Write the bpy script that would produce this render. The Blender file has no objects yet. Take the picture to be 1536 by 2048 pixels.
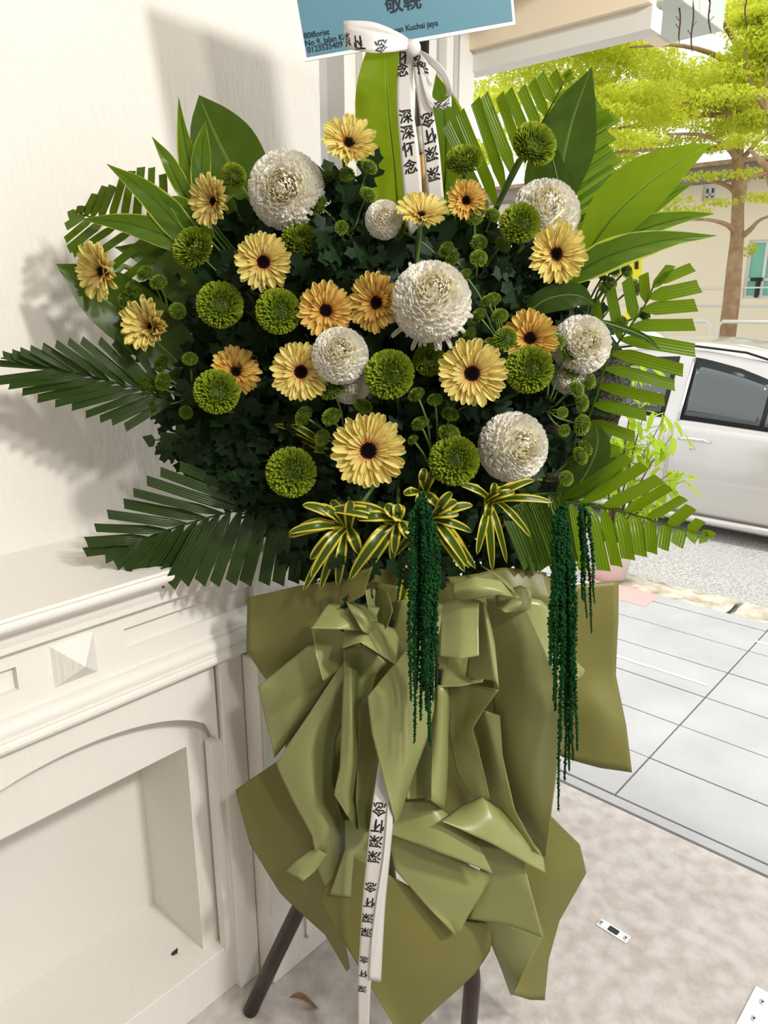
import bpy, math, random
import numpy as np
from mathutils import Vector, Matrix, Quaternion, noise
C = bpy.context.scene.collection
random.seed(7); RNG = np.random.default_rng(7)
PI = math.pi
def V(*a): return Vector(a)
# ---------------- camera, world, lamps, exposure ----------------
CAMZ = 1.5
PITCH = math.radians(16.0)
cam_d = bpy.data.cameras.new('camera'); cam = bpy.data.objects.new('camera', cam_d); C.objects.link(cam)
cam_d.sensor_fit = 'VERTICAL'; cam_d.sensor_height = 36.0; cam_d.lens = 26.0
cam_d.clip_start = 0.02; cam_d.clip_end = 300
cam.location = (0, 0, CAMZ); cam.rotation_euler = (PI/2 - PITCH, 0, 0)
bpy.context.scene.camera = cam
sc = bpy.context.scene
sc.view_settings.view_transform = 'Standard'; sc.view_settings.look = 'None'
sc.view_settings.gamma = 1; sc.view_settings.use_curve_mapping = False
sc.view_settings.exposure = 0.0
w = bpy.data.worlds.new('world'); sc.world = w; w.use_nodes = True
bg = w.node_tree.nodes['Background']; bg.inputs[0].default_value = (0.95, 0.98, 1.0, 1); bg.inputs[1].default_value = 1.35
def lamp(name, typ, loc, aim, energy, col, size=0.1):
    d = bpy.data.lights.new(name, typ); d.energy = energy; d.color = col
    if typ == 'SUN': d.angle = math.radians(size)
    else: d.shape = 'DISK'; d.size = size
    o = bpy.data.objects.new(name, d); C.objects.link(o); o.location = loc
    o.rotation_euler = (Vector(aim) - Vector(loc)).to_track_quat('-Z', 'Y').to_euler()
    return o
lamp('sun', 'SUN', (1.0, 4.0, 12), (0, 5.2, 0), 2.0, (1, .96, .86), 12)
lamp('ceiling_lamp', 'AREA', (1.55, -.25, 2.75), (-.1, 1.3, .9), 50, (1, .97, .92), .22)
lamp('ceiling_lamp', 'AREA', (1.0, -.75, 2.75), (-.1, 1.3, .9), 20, (1, .97, .92), .22)

# ---------------- frames of reference ----------------
F_ = 1479.0; cP, sP = math.cos(PITCH), math.sin(PITCH)
def ray(px, py):
    x = px - 768.0; u = 1024.0 - py
    return V(x, F_*cP + u*sP, -F_*sP + u*cP)
def P(px, py, Y):
    r = ray(px, py); return V(0, 0, CAMZ) + r*(Y/r.y)
def G(px, py, z=0.0):
    r = ray(px, py); return V(0, 0, CAMZ) + r*((z-CAMZ)/r.z)
U2 = V(.6678, .7443, 0); N2 = V(.7443, -.6678, 0); O2 = V(-.2872, 1.3538, 0)
def L(s, o, z): return O2 + U2*s + N2*o + V(0, 0, z)        # s along the wall, o out of the wall, z up
# ---------------- materials ----------------
MATS = {}
def mat(name, col, rough=.6, spec=.3, bump=None, var=None, metal=0, trans=0, tcol=None, sheen=0, coat=0):
    """bump=(scale, strength[, stretch]); var=(scale, colour2, amount)"""
    m = bpy.data.materials.new(name); m.use_nodes = True; MATS[name] = m
    nt = m.node_tree; b = nt.nodes['Principled BSDF']; out = nt.nodes['Material Output']
    b.inputs['Base Color'].default_value = (*col, 1); b.inputs['Roughness'].default_value = rough
    b.inputs['Specular IOR Level'].default_value = spec; b.inputs['Metallic'].default_value = metal
    if coat: b.inputs['Coat Weight'].default_value = coat
    tc = nt.nodes.new('ShaderNodeTexCoord'); m['tc'] = 1
    colsock = None
    if var:
        n = nt.nodes.new('ShaderNodeTexNoise'); n.inputs['Scale'].default_value = var[0]; n.inputs['Detail'].default_value = 5
        nt.links.new(tc.outputs['Object'], n.inputs['Vector'])
        r = nt.nodes.new('ShaderNodeMapRange'); r.inputs[1].default_value = .35; r.inputs[2].default_value = .68; r.inputs[4].default_value = var[2]
        nt.links.new(n.outputs['Fac'], r.inputs[0])
        mx = nt.nodes.new('ShaderNodeMix'); mx.data_type = 'RGBA'
        mx.inputs[6].default_value = (*col, 1); mx.inputs[7].default_value = (*var[1], 1)
        nt.links.new(r.outputs[0], mx.inputs[0]); nt.links.new(mx.outputs[2], b.inputs['Base Color']); colsock = mx.outputs[2]
    if bump:
        n = nt.nodes.new('ShaderNodeTexNoise'); n.inputs['Scale'].default_value = bump[0]; n.inputs['Detail'].default_value = 4
        mp = nt.nodes.new('ShaderNodeMapping')
        if len(bump) > 2: mp.inputs['Scale'].default_value = bump[2]
        nt.links.new(tc.outputs['Object'], mp.inputs[0]); nt.links.new(mp.outputs[0], n.inputs['Vector'])
        bp = nt.nodes.new('ShaderNodeBump'); bp.inputs['Strength'].default_value = bump[1]; bp.inputs['Distance'].default_value = .004
        nt.links.new(n.outputs['Fac'], bp.inputs['Height']); nt.links.new(bp.outputs[0], b.inputs['Normal'])
    if trans:
        t = nt.nodes.new('ShaderNodeBsdfTranslucent'); t.inputs[0].default_value = (*(tcol or col), 1)
        ms = nt.nodes.new('ShaderNodeMixShader'); ms.inputs[0].default_value = trans
        nt.links.new(b.outputs[0], ms.inputs[1]); nt.links.new(t.outputs[0], ms.inputs[2]); nt.links.new(ms.outputs[0], out.inputs[0])
        if colsock and not tcol: nt.links.new(colsock, t.inputs[0])
    return m
def leafmat(name, mid, dark, edge=None, ew=.78, trans=.35, rough=.35, veins=26, vstr=.35, tcol=None, pleat=0, midrib=None):
    """UV driven: u across 0..1, v along 0..1"""
    m = bpy.data.materials.new(name); m.use_nodes = True; MATS[name] = m
    nt = m.node_tree; nd = nt.nodes; lk = nt.links; b = nd['Principled BSDF']; out = nd['Material Output']
    b.inputs['Roughness'].default_value = rough; b.inputs['Specular IOR Level'].default_value = .4
    uv = nd.new('ShaderNodeUVMap'); sep = nd.new('ShaderNodeSeparateXYZ'); lk.new(uv.outputs[0], sep.inputs[0])
    def M(op, a, bb=None, c=None):
        n = nd.new('ShaderNodeMath'); n.operation = op
        for i, x in enumerate((a, bb, c)):
            if x is None: continue
            if isinstance(x, (int, float)): n.inputs[i].default_value = x
            else: lk.new(x, n.inputs[i])
        return n.outputs[0]
    au = M('MULTIPLY', M('ABSOLUTE', M('SUBTRACT', sep.outputs[0], .5)), 2)
    tc = nd.new('ShaderNodeTexCoord'); n = nd.new('ShaderNodeTexNoise'); n.inputs['Scale'].default_value = 14; n.inputs['Detail'].default_value = 3
    lk.new(tc.outputs['Object'], n.inputs['Vector'])
    mx = nd.new('ShaderNodeMix'); mx.data_type = 'RGBA'; mx.inputs[6].default_value = (*mid, 1); mx.inputs[7].default_value = (*dark, 1)
    if pleat:
        s = M('SINE', M('MULTIPLY', sep.outputs[0], pleat)); s = M('MULTIPLY_ADD', s, .3, n.outputs['Fac'])
    else:
        s = M('SINE', M('MULTIPLY', M('SUBTRACT', sep.outputs[1], M('MULTIPLY', au, .22)), veins*2)); s = M('MULTIPLY_ADD', s, .10, n.outputs['Fac'])
    lk.new(s, mx.inputs[0]); col = mx.outputs[2]
    if edge:
        wob = M('MULTIPLY_ADD', n.outputs['Fac'], .5, -.25); e = M('GREATER_THAN', M('ADD', au, wob), ew)
        m2 = nd.new('ShaderNodeMix'); m2.data_type = 'RGBA'; lk.new(e, m2.inputs[0]); lk.new(col, m2.inputs[6]); m2.inputs[7].default_value = (*edge, 1); col = m2.outputs[2]
    if midrib:
        e = M('LESS_THAN', au, .045)
        m2 = nd.new('ShaderNodeMix'); m2.data_type = 'RGBA'; lk.new(e, m2.inputs[0]); lk.new(col, m2.inputs[6]); m2.inputs[7].default_value = (*midrib, 1); col = m2.outputs[2]
    lk.new(col, b.inputs['Base Color'])
    bp = nd.new('ShaderNodeBump'); bp.inputs['Strength'].default_value = vstr; bp.inputs['Distance'].default_value = .002
    lk.new(s, bp.inputs['Height']); lk.new(bp.outputs[0], b.inputs['Normal'])
    t = nd.new('ShaderNodeBsdfTranslucent')
    if tcol: t.inputs[0].default_value = (*tcol, 1)
    else:
        g = nd.new('ShaderNodeGamma'); g.inputs[1].default_value = .75; lk.new(col, g.inputs[0]); lk.new(g.outputs[0], t.inputs[0])
    ms = nd.new('ShaderNodeMixShader'); ms.inputs[0].default_value = trans
    lk.new(b.outputs[0], ms.inputs[1]); lk.new(t.outputs[0], ms.inputs[2]); lk.new(ms.outputs[0], out.inputs[0])
    return m
def vgradmat(name, stops, rough=.6, trans=.25, stripe=0):
    """colour ramp along UV v (base to tip)"""
    m = bpy.data.materials.new(name); m.use_nodes = True; MATS[name] = m
    nt = m.node_tree; nd = nt.nodes; lk = nt.links; b = nd['Principled BSDF']; out = nd['Material Output']
    b.inputs['Roughness'].default_value = rough; b.inputs['Specular IOR Level'].default_value = .2
    uv = nd.new('ShaderNodeUVMap'); sep = nd.new('ShaderNodeSeparateXYZ'); lk.new(uv.outputs[0], sep.inputs[0])
    cr = nd.new('ShaderNodeValToRGB'); lk.new(sep.outputs[1], cr.inputs[0])
    while len(cr.color_ramp.elements) < len(stops): cr.color_ramp.elements.new(.5)
    for e, (p, c) in zip(cr.color_ramp.elements, stops): e.position = p; e.color = (*c, 1)
    lk.new(cr.outputs[0], b.inputs['Base Color'])
    if stripe:
        mm = nd.new('ShaderNodeMath'); mm.operation = 'MULTIPLY'; mm.inputs[1].default_value = stripe; lk.new(sep.outputs[0], mm.inputs[0])
        si = nd.new('ShaderNodeMath'); si.operation = 'SINE'; lk.new(mm.outputs[0], si.inputs[0])
        bp = nd.new('ShaderNodeBump'); bp.inputs['Strength'].default_value = .6; bp.inputs['Distance'].default_value = .001
        lk.new(si.outputs[0], bp.inputs['Height']); lk.new(bp.outputs[0], b.inputs['Normal'])
    t = nd.new('ShaderNodeBsdfTranslucent'); lk.new(cr.outputs[0], t.inputs[0])
    ms = nd.new('ShaderNodeMixShader'); ms.inputs[0].default_value = trans
    lk.new(b.outputs[0], ms.inputs[1]); lk.new(t.outputs[0], ms.inputs[2]); lk.new(ms.outputs[0], out.inputs[0])
    return m
M_plaster = mat('rough_plaster', (.80, .765, .715), .9, .1, bump=(55, 1.0, (1.6, 1.6, .45)))
M_white = mat('white_painted_wood', (.82, .795, .745), .45, .35, bump=(70, .4, (2.5, 2.5, .12)), var=(3, (.78, .74, .68), .4))
M_frame = mat('white_frame_paint', (.78, .76, .71), .45, .3)
M_pipe = mat('grey_pipe', (.50, .50, .49), .4, .4)
M_steel = mat('brushed_steel', (.80, .80, .80), .3, .5, bump=(80, .1, (1, 20, 1)), metal=.6)
M_dark = mat('dark_plastic', (.02, .02, .02), .45, .4)
M_ceil = mat('peach_soffit', (.92, .76, .58), .8, .15)
M_green_trim = mat('pale_green_beam', (.62, .68, .62), .7, .2)
M_legs = mat('dark_brown_wood', (.035, .02, .017), .35, .45, bump=(25, .3, (8, 8, .6)))
M_bamboo = mat('bamboo', (.62, .40, .16), .45, .3, bump=(30, .2, (6, 6, .5)))
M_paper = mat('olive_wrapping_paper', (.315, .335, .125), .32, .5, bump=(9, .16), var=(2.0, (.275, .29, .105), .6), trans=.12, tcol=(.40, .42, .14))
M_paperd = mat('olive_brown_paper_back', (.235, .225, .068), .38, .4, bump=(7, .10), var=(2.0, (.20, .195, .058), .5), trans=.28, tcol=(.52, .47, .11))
M_rib = mat('white_satin_ribbon', (.80, .78, .76), .35, .45, trans=.25, tcol=(.85, .83, .8))
M_ink = mat('black_ink', (.012, .012, .012), .5, .3)
M_navy = mat('navy_ink', (.02, .035, .05), .6, .2)
M_blue = mat('teal_blue_card', (.105, .24, .31), .5, .3)
M_cardw = mat('white_card', (.85, .86, .86), .4, .3)
M_petal = vgradmat('gerbera_petal', [(0, (.74, .30, .06)), (.20, (.86, .54, .14)), (.42, (.89, .71, .23)), (1, (.90, .80, .29))], .55, .28, 34)
M_petal2 = vgradmat('gerbera_orange_petal', [(0, (.66, .20, .03)), (.3, (.82, .44, .08)), (.7, (.88, .62, .17)), (1, (.90, .70, .22))], .55, .28, 34)
M_floret = vgradmat('gerbera_floret', [(0, (.12, .02, .01)), (.45, (.55, .14, .06)), (1, (.85, .45, .20))], .6, .15)
M_disk = mat('gerbera_disk', (.022, .007, .008), .7, .2, bump=(300, 1.0))
M_gstem = mat('flower_stem', (.10, .17, .04), .5, .3, bump=(30, .1))
M_calyx = mat('grey_green_calyx', (.28, .36, .16), .6, .3)
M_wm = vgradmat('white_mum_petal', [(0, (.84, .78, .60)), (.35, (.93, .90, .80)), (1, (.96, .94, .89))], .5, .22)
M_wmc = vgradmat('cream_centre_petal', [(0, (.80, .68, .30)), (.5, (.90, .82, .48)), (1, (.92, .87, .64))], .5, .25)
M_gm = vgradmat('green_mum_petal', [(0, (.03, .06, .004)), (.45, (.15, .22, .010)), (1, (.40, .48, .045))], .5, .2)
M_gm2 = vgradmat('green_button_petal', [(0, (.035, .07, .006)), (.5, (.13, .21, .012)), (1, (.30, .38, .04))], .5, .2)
M_dleaf = leafmat('dark_broad_leaf', (.040, .085, .004), (.014, .038, .003), trans=.25, rough=.33, veins=16, midrib=(.13, .20, .03), tcol=(.16, .27, .008))
M_bleaf = leafmat('bright_broad_leaf', (.15, .26, .006), (.07, .15, .005), trans=.5, rough=.3, veins=20, midrib=(.25, .38, .06), tcol=(.38, .52, .01), edge=(.42, .50, .07), ew=1.05)
M_gleaf = leafmat('ginger_leaf', (.085, .17, .008), (.03, .08, .005), edge=(.46, .52, .07), ew=.90, trans=.38, rough=.3, veins=18, vstr=.4, tcol=(.24, .36, .01))
M_drac = leafmat('variegated_ribbon_leaf', (.06, .12, .008), (.02, .05, .004), edge=(.66, .56, .05), ew=.60, trans=.25, rough=.35, veins=4, vstr=.05, tcol=(.30, .34, .02))
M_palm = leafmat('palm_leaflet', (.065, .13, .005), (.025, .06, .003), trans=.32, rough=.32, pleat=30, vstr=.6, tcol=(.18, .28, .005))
M_palmb = leafmat('sunlit_palm_leaflet', (.10, .19, .004), (.045, .11, .003), trans=.45, rough=.32, pleat=30, vstr=.6, tcol=(.28, .42, .005))  # brighter copy of the palm green, sunlight put into the leaf colour
M_palmd = leafmat('shaded_palm_leaflet', (.026, .058, .004), (.009, .026, .003), trans=.14, rough=.35, pleat=30, vstr=.6, tcol=(.07, .14, .005))  # darker copy of the palm green, shade put into the leaf colour
M_mleaf = leafmat('mum_foliage', (.014, .034, .010), (.005, .016, .005), trans=.08, rough=.5, veins=8, tcol=(.04, .12, .01))
MATS['mum_foliage'].node_tree.nodes['Principled BSDF'].inputs['Specular IOR Level'].default_value = .15
M_amar = mat('dyed_green_amaranth', (.005, .030, .009), .8, .1, bump=(250, .8), var=(60, (.010, .078, .015), .9))
M_foam = mat('wet_floral_foam', (.01, .025, .012), .9, .1, bump=(40, .5))
M_net = mat('black_net_backlit_specks', (.03, .03, .028), .6, .3, bump=(500, 1.0), var=(220, (.40, .37, .30), .7))  # pale specks paint the light behind the net into its colour
M_conc = mat('worn_concrete', (.60, .56, .53), .7, .25, bump=(40, 1.0), var=(24, (.40, .335, .30), .7))
M_tile = mat('grey_paving', (.48, .48, .49), .75, .2, bump=(90, .5), var=(3.5, (.40, .40, .41), .8))
M_grout = mat('paving_joint', (.24, .24, .24), .95, .1)
M_line = mat('cream_line_paint', (.85, .80, .66), .8, .1)
M_pink = mat('pink_paving', (.75, .42, .40), .8, .1, bump=(90, .3))
M_kerb = mat('broken_kerb_concrete', (.72, .66, .55), .9, .1, bump=(22, 1.0), var=(12, (.34, .28, .21), .95))
M_asph = mat('asphalt', (.30, .29, .28), .9, .1, bump=(60, 1.2), var=(75, (.66, .64, .61), .9))
M_car = mat('silver_car_paint', (.60, .57, .54), .25, .5, metal=.35, coat=.8)
M_glass = mat('tinted_car_glass', (.035, .045, .045), .04, .9, coat=1)
M_rubber = mat('black_rubber', (.02, .02, .02), .7, .2)
M_chrome = mat('chrome', (.8, .8, .8), .12, .6, metal=1)
M_bld = mat('beige_render', (.88, .77, .60), .9, .1, bump=(4, .2))
M_bldd = mat('grey_eave', (.26, .24, .21), .8, .1)
M_bglass = mat('green_window_glass', (.16, .50, .36), .12, .7)
M_dglass = mat('dark_window_glass', (.08, .085, .08), .2, .6)
M_alu = mat('pale_aluminium', (.72, .72, .70), .4, .4)
M_yel = mat('yellow_sign_face', (.85, .72, .02), .5, .3)
M_bark = mat('brown_bark', (.34, .20, .11), .9, .1, bump=(9, 1.0, (3, 3, .5)), var=(7, (.50, .38, .24), .7))
M_can = mat('yellow_green_foliage', (.73, .77, .07), .55, .2, var=(2.2, (.27, .36, .03), .95), trans=.42, tcol=(.92, .93, .09))
M_shr = mat('lime_shrub_leaf', (.36, .52, .03), .5, .2, trans=.5, tcol=(.60, .75, .06))
M_twig = mat('brown_twig', (.10, .055, .04), .8, .1)
M_dry = mat('dried_leaf', (.36, .24, .14), .8, .1)
M_pot = mat('pale_pot', (.66, .58, .56), .6, .2)

# ---------------- object helpers ----------------
def mesh_from(name, vs, fs, m, uvs=None, smooth=True):
    me = bpy.data.meshes.new(name); me.from_pydata([tuple(v) for v in vs], [], fs); me.update()
    if uvs is not None:
        ul = me.uv_layers.new(name='UVMap')
        li = np.empty(len(me.loops), dtype=np.int32); me.loops.foreach_get('vertex_index', li)
        ul.data.foreach_set('uv', np.array(uvs, dtype=np.float32)[li].ravel())
    if smooth: me.polygons.foreach_set('use_smooth', [True]*len(me.polygons))
    me.materials.append(m); return me
def thing(name, label, cat, loc=(0, 0, 0), rot=None, group=None, kind=None):
    o = bpy.data.objects.new(name, None); o.empty_display_size = .05; C.objects.link(o)
    o.location = loc
    if rot is not None: o.rotation_mode = 'QUATERNION'; o.rotation_quaternion = rot
    tag(o, label, cat, group, kind); return o
def tag(o, label=None, cat=None, group=None, kind=None):
    if label: o['label'] = label
    if cat: o['category'] = cat
    if group: o['group'] = group
    if kind: o['kind'] = kind
    return o
def link(name, me, parent=None, loc=(0, 0, 0), rot=None, scale=1):
    o = bpy.data.objects.new(name, me); C.objects.link(o); o.parent = parent; o.location = loc
    if rot is not None: o.rotation_mode = 'QUATERNION'; o.rotation_quaternion = rot
    if scale != 1: o.scale = (scale,)*3 if isinstance(scale, (int, float)) else scale
    return o
def wlocal(parent, v):
    """world point -> local space of parent, following its own stored transforms"""
    ch = []; p = parent
    while p is not None: ch.append(p); p = p.parent
    for p in reversed(ch):
        v = Vector(v) - Vector(p.location)
        q = p.rotation_quaternion if p.rotation_mode == 'QUATERNION' else p.rotation_euler.to_quaternion()
        v = q.inverted() @ v; v = V(v.x/p.scale[0], v.y/p.scale[1], v.z/p.scale[2])
    return v
def wobj(name, vs, fs, m, parent=None, uvs=None, smooth=True, origin=None, thick=0):
    """mesh given in world coordinates"""
    if parent is None:
        if origin is None: origin = sum((Vector(v) for v in vs), V(0, 0, 0))/len(vs)
        me = mesh_from(name, [Vector(v)-origin for v in vs], fs, m, uvs, smooth); o = link(name, me, None, origin)
    else:
        me = mesh_from(name, [wlocal(parent, v) for v in vs], fs, m, uvs, smooth); o = link(name, me, parent)
    if thick:
        md = o.modifiers.new('thickness', 'SOLIDIFY'); md.thickness = thick; md.offset = 0
    return o
class MB:
    def __init__(s): s.v = []; s.f = []; s.uv = []
    def add(s, vs, fs, uv=None):
        n = len(s.v); s.v += [Vector(v) for v in vs]; s.f += [tuple(i+n for i in f) for f in fs]
        s.uv += list(uv) if uv is not None else [(0, 0)]*len(vs)
    def build(s, name, m, parent=None, smooth=True, origin=None, thick=0):
        return wobj(name, s.v, s.f, m, parent, s.uv, smooth, origin, thick)
def hexa(c):   # 8 corners: bottom 4 ccw, top 4
    return c, [(0, 3, 2, 1), (4, 5, 6, 7), (0, 1, 5, 4), (1, 2, 6, 5), (2, 3, 7, 6), (3, 0, 4, 7)]
def Lbox(mb, s0, s1, o0, o1, z0, z1):
    mb.add(*hexa([L(s0, o0, z0), L(s1, o0, z0), L(s1, o1, z0), L(s0, o1, z0), L(s0, o0, z1), L(s1, o0, z1), L(s1, o1, z1), L(s0, o1, z1)]))
def bevel(o, wd=.003, seg=2):
    md = o.modifiers.new('bevel', 'BEVEL'); md.width = wd; md.segments = seg; md.limit_method = 'ANGLE'; return o
def tube(mb, pts, r, n=8, cap=True):
    pts = [Vector(p) for p in pts]; k = len(pts); rs = r if isinstance(r, (list, tuple)) else [r]*k
    vs = []; fs = []; uv = []; prev = None
    for i, p in enumerate(pts):
        d = (pts[min(i+1, k-1)] - pts[max(i-1, 0)]).normalized()
        a = d.orthogonal().normalized() if prev is None else (prev - d*prev.dot(d)).normalized()
        prev = a; b = d.cross(a)
        for j in range(n):
            t = 2*PI*j/n; vs.append(p + (a*math.cos(t) + b*math.sin(t))*rs[i]); uv.append((j/n, i/max(1, k-1)))
    for i in range(k-1):
        for j in range(n):
            fs.append((i*n+j, i*n+(j+1) % n, (i+1)*n+(j+1) % n, (i+1)*n+j))
    if cap: fs.append(tuple(range(n-1, -1, -1))); fs.append(tuple((k-1)*n+j for j in range(n)))
    mb.add(vs, fs, uv)
def cr(pts, t):
    """Catmull-Rom through pts (any dimension), t in 0..1"""
    k = len(pts)-1
    if k == 0: return pts[0]
    x = min(max(t, 0), 1)*k; i = min(int(x), k-1); f = x-i
    p1, p2 = np.array(pts[i], float), np.array(pts[i+1], float)
    p0 = np.array(pts[i-1], float) if i > 0 else 2*p1-p2
    p3 = np.array(pts[i+2], float) if i+2 <= k else 2*p2-p1
    return .5*((2*p1)+(-p0+p2)*f+(2*p0-5*p1+4*p2-p3)*f*f+(-p0+3*p1-3*p2+p3)*f**3)
def gridmesh(fn, nu, nv):
    vs = []; fs = []; uv = []
    for j in range(nv+1):
        for i in range(nu+1):
            vs.append(fn(i/nu, j/nv)); uv.append((i/nu, j/nv))
    w_ = nu+1
    for j in range(nv):
        for i in range(nu):
            fs.append((j*w_+i, j*w_+i+1, (j+1)*w_+i+1, (j+1)*w_+i))
    return vs, fs, uv
def sheet_fn(rows):
    def fn(u, v):
        rp = [cr(r, u) for r in rows]; q = cr(rp, v)
        return P(q[0], q[1], q[2])
    return fn
def text_mesh(txt, size):
    cu = bpy.data.curves.new('text', 'FONT'); cu.body = txt; cu.size = size; cu.align_x = 'CENTER'; cu.align_y = 'CENTER'; cu.resolution_u = 3; cu.offset = .018*size
    o = bpy.data.objects.new('text', cu); C.objects.link(o)
    dg = bpy.context.evaluated_depsgraph_get(); me = bpy.data.meshes.new_from_object(o.evaluated_get(dg))
    vs = [v.co.copy() for v in me.vertices]; fs = [tuple(p.vertices) for p in me.polygons]
    bpy.data.objects.remove(o); bpy.data.meshes.remove(me); bpy.data.curves.remove(cu)
    return vs, fs

# ================= SETTING =================
SETK = 'structure'
def struct(o): o['kind'] = SETK; return o
# left wall with its end post
mb = MB(); Lbox(mb, -3.2, .50, -.45, -.262, -.02, 3.0); struct(mb.build('wall_left', M_plaster, smooth=False))
mb = MB()
Lbox(mb, .62, 1.10, -.42, -.30, 0, 2.3); o = mb.build('wall_back', M_frame, smooth=False); struct(o)
mb = MB(); Lbox(mb, .50, .62, -.45, -.36, 0, 2.3); struct(mb.build('trim_1', M_pipe, smooth=False))
# grey drain pipe in the corner
t = thing('drain_pipe', 'slim grey pipe standing at the end of the white plaster wall', 'pipe', L(.535, -.33, 0))
mb = MB(); tube(mb, [L(.535, -.33, 0), L(.535, -.33, 2.4)], .014, 14); mb.build('pipe', M_pipe, t)
for z in (1.2, 1.9): mb = MB(); tube(mb, [L(.535, -.33, z), L(.535, -.33, z+.03)], .018, 14); mb.build('pipe_clip', M_steel, t)
# white door frame with hinge plate
t = thing('door_1', None, None, L(.8, -.3, 0)); struct(t)
mb = MB(); Lbox(mb, .66, .95, -.30, -.275, .02, 2.28); bevel(mb.build('door_panel', M_frame, t, False))
mb = MB(); Lbox(mb, .70, .712, -.276, -.262, 1.93, 2.03); bevel(mb.build('latch_plate', M_steel, t, False), .002)
mb = MB(); Lbox(mb, .716, .735, -.276, -.264, 1.90, 1.95); bevel(mb.build('latch', M_dark, t, False), .002)
for i, (a, b_) in enumerate(((.955, .985), (1.0, 1.02), (1.04, 1.11))):
    mb = MB(); Lbox(mb, a, b_, -.31, -.245-.01*i, 0, 2.3); bevel(mb.build('frame_rail', (M_frame, M_pipe, M_frame)[i], t, False), .003)
# interior floor
mb = MB(); Lbox(mb, -3.2, 1.10, -.45, 3.5, -.06, 0.0); struct(mb.build('floor', M_conc, smooth=False))
# lintel over the opening
mb = MB(); Lbox(mb, 1.10, 1.16, -.30, .25, 2.12, 2.17); struct(mb.build('trim_2', M_frame, smooth=False))
mb = MB(); Lbox(mb, 1.08, 1.12, -.30, .25, 2.17, 2.34); struct(mb.build('trim_3', M_ceil, smooth=False))
mb = MB(); Lbox(mb, 1.12, 1.18, -.42, 3.5, 2.50, 2.95); struct(mb.build('trim_4', M_ceil, smooth=False))
mb = MB(); Lbox(mb, .55, 1.08, -.30, .30, 2.32, 2.36); struct(mb.build('trim_9', M_green_trim, smooth=False))
mb = MB(); Lbox(mb, -3.3, -3.2, -.45, 3.5, -.02, 3.0); struct(mb.build('wall_front', M_plaster, smooth=False))  # unseen wall behind the camera, added to cut flat frontal light
mb = MB(); Lbox(mb, -3.2, .3, 3.5, 3.6, -.02, 3.0); struct(mb.build('wall_right', M_plaster, smooth=False))  # unseen side wall, added against frontal fill, stops short to let daylight in
mb = MB(); Lbox(mb, -3.2, 1.16, -.45, 3.5, 2.95, 3.0); struct(mb.build('ceiling', M_plaster, smooth=False))  # unseen roof over the room, added to block sun and sky
t = thing('awning_beam', 'pale grey beam jutting out over the pavement with twigs hanging from it', 'beam', L(1.3, .2, 2.20))
mb = MB(); Lbox(mb, 1.185, 1.50, .13, .275, 2.20, 2.30); bevel(mb.build('beam', M_green_trim, t, False))
mb = MB(); Lbox(mb, 1.185, 1.52, -.10, .29, 2.30, 2.44); bevel(mb.build('fascia', M_frame, t, False))
mb = MB(); Lbox(mb, 1.185, 1.50, .09, .13, 2.195, 2.24); bevel(mb.build('edge_strip', M_ceil, t, False))
# twigs (a hanging light string)
twp = [(1235, 12), (1280, 36), (1320, 72), (1357, 88), (1386, 104), (1417, 68), (1493, 60)]
for i, (px, py) in enumerate(twp):
    Y = 2.12 if i < 6 else 2.3
    pts = []; L0 = py+30
    for k in range(9):
        f = k/8; pts.append(P(px + 2.2*math.sin(k*1.1+i) + (3*f if i % 2 else -2*f), py - L0*(1-f), Y))
    mb = MB(); tube(mb, pts, [.0019]*8+[.0008], 6)
    for k in (3, 5, 6): tube(mb, [pts[k], pts[k]+V(random.uniform(-.014, .014), 0, .012)], .0009, 5)
    o = mb.build('hanging_twig', M_twig)
    tag(o, ['thin brown twig at the left end of the awning row', 'dark twig second from the left under the awning', 'dark twig third from the left under the awning', 'knotty twig hanging in the middle of the awning row', 'brown twig fifth from the left under the awning', 'brown twig at the right end of the beam row', 'pale twig hanging alone far right against the tree'][i], 'twig', 'twigs hanging from the awning')
# ---------------- mantel ----------------
man = thing('fireplace_mantel', 'white painted fireplace mantel with arched opening against the plaster wall', 'mantel', L(-.33, 0, 0))
def Lprism(name, prof, s0, s1, m=M_white, parent=man, smooth=False):
    """profile of (o,z) extruded along s"""
    n = len(prof); vs = [L(s0, o, z) for o, z in prof]+[L(s1, o, z) for o, z in prof]
    fs = [(i, (i+1) % n, n+(i+1) % n, n+i) for i in range(n)]+[tuple(range(n-1, -1, -1)), tuple(range(n, 2*n))]
    return wobj(name, vs, fs, m, parent, smooth=smooth)
def arc(cx, cz, r, a0, a1, n=6, rz=None):
    rz = rz or r
    return [(cx+r*math.cos(math.radians(a0+(a1-a0)*i/n)), cz+rz*math.sin(math.radians(a0+(a1-a0)*i/n))) for i in range(n+1)]
S0, S1 = -.80, .10
top = [(-.262, 1.05), (.036, 1.05), (.040, 1.046)] + arc(.030, 1.036, .011, 40, -60, 5) + [(.030, 1.022)] + [(.026, 1.020)] + arc(.028, .998, .022, 95, 180, 6) + [(.004, .990), (.004, .980), (-.006, .974), (-.262, .974)]
Lprism('shelf', top, S0, S1)
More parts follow.
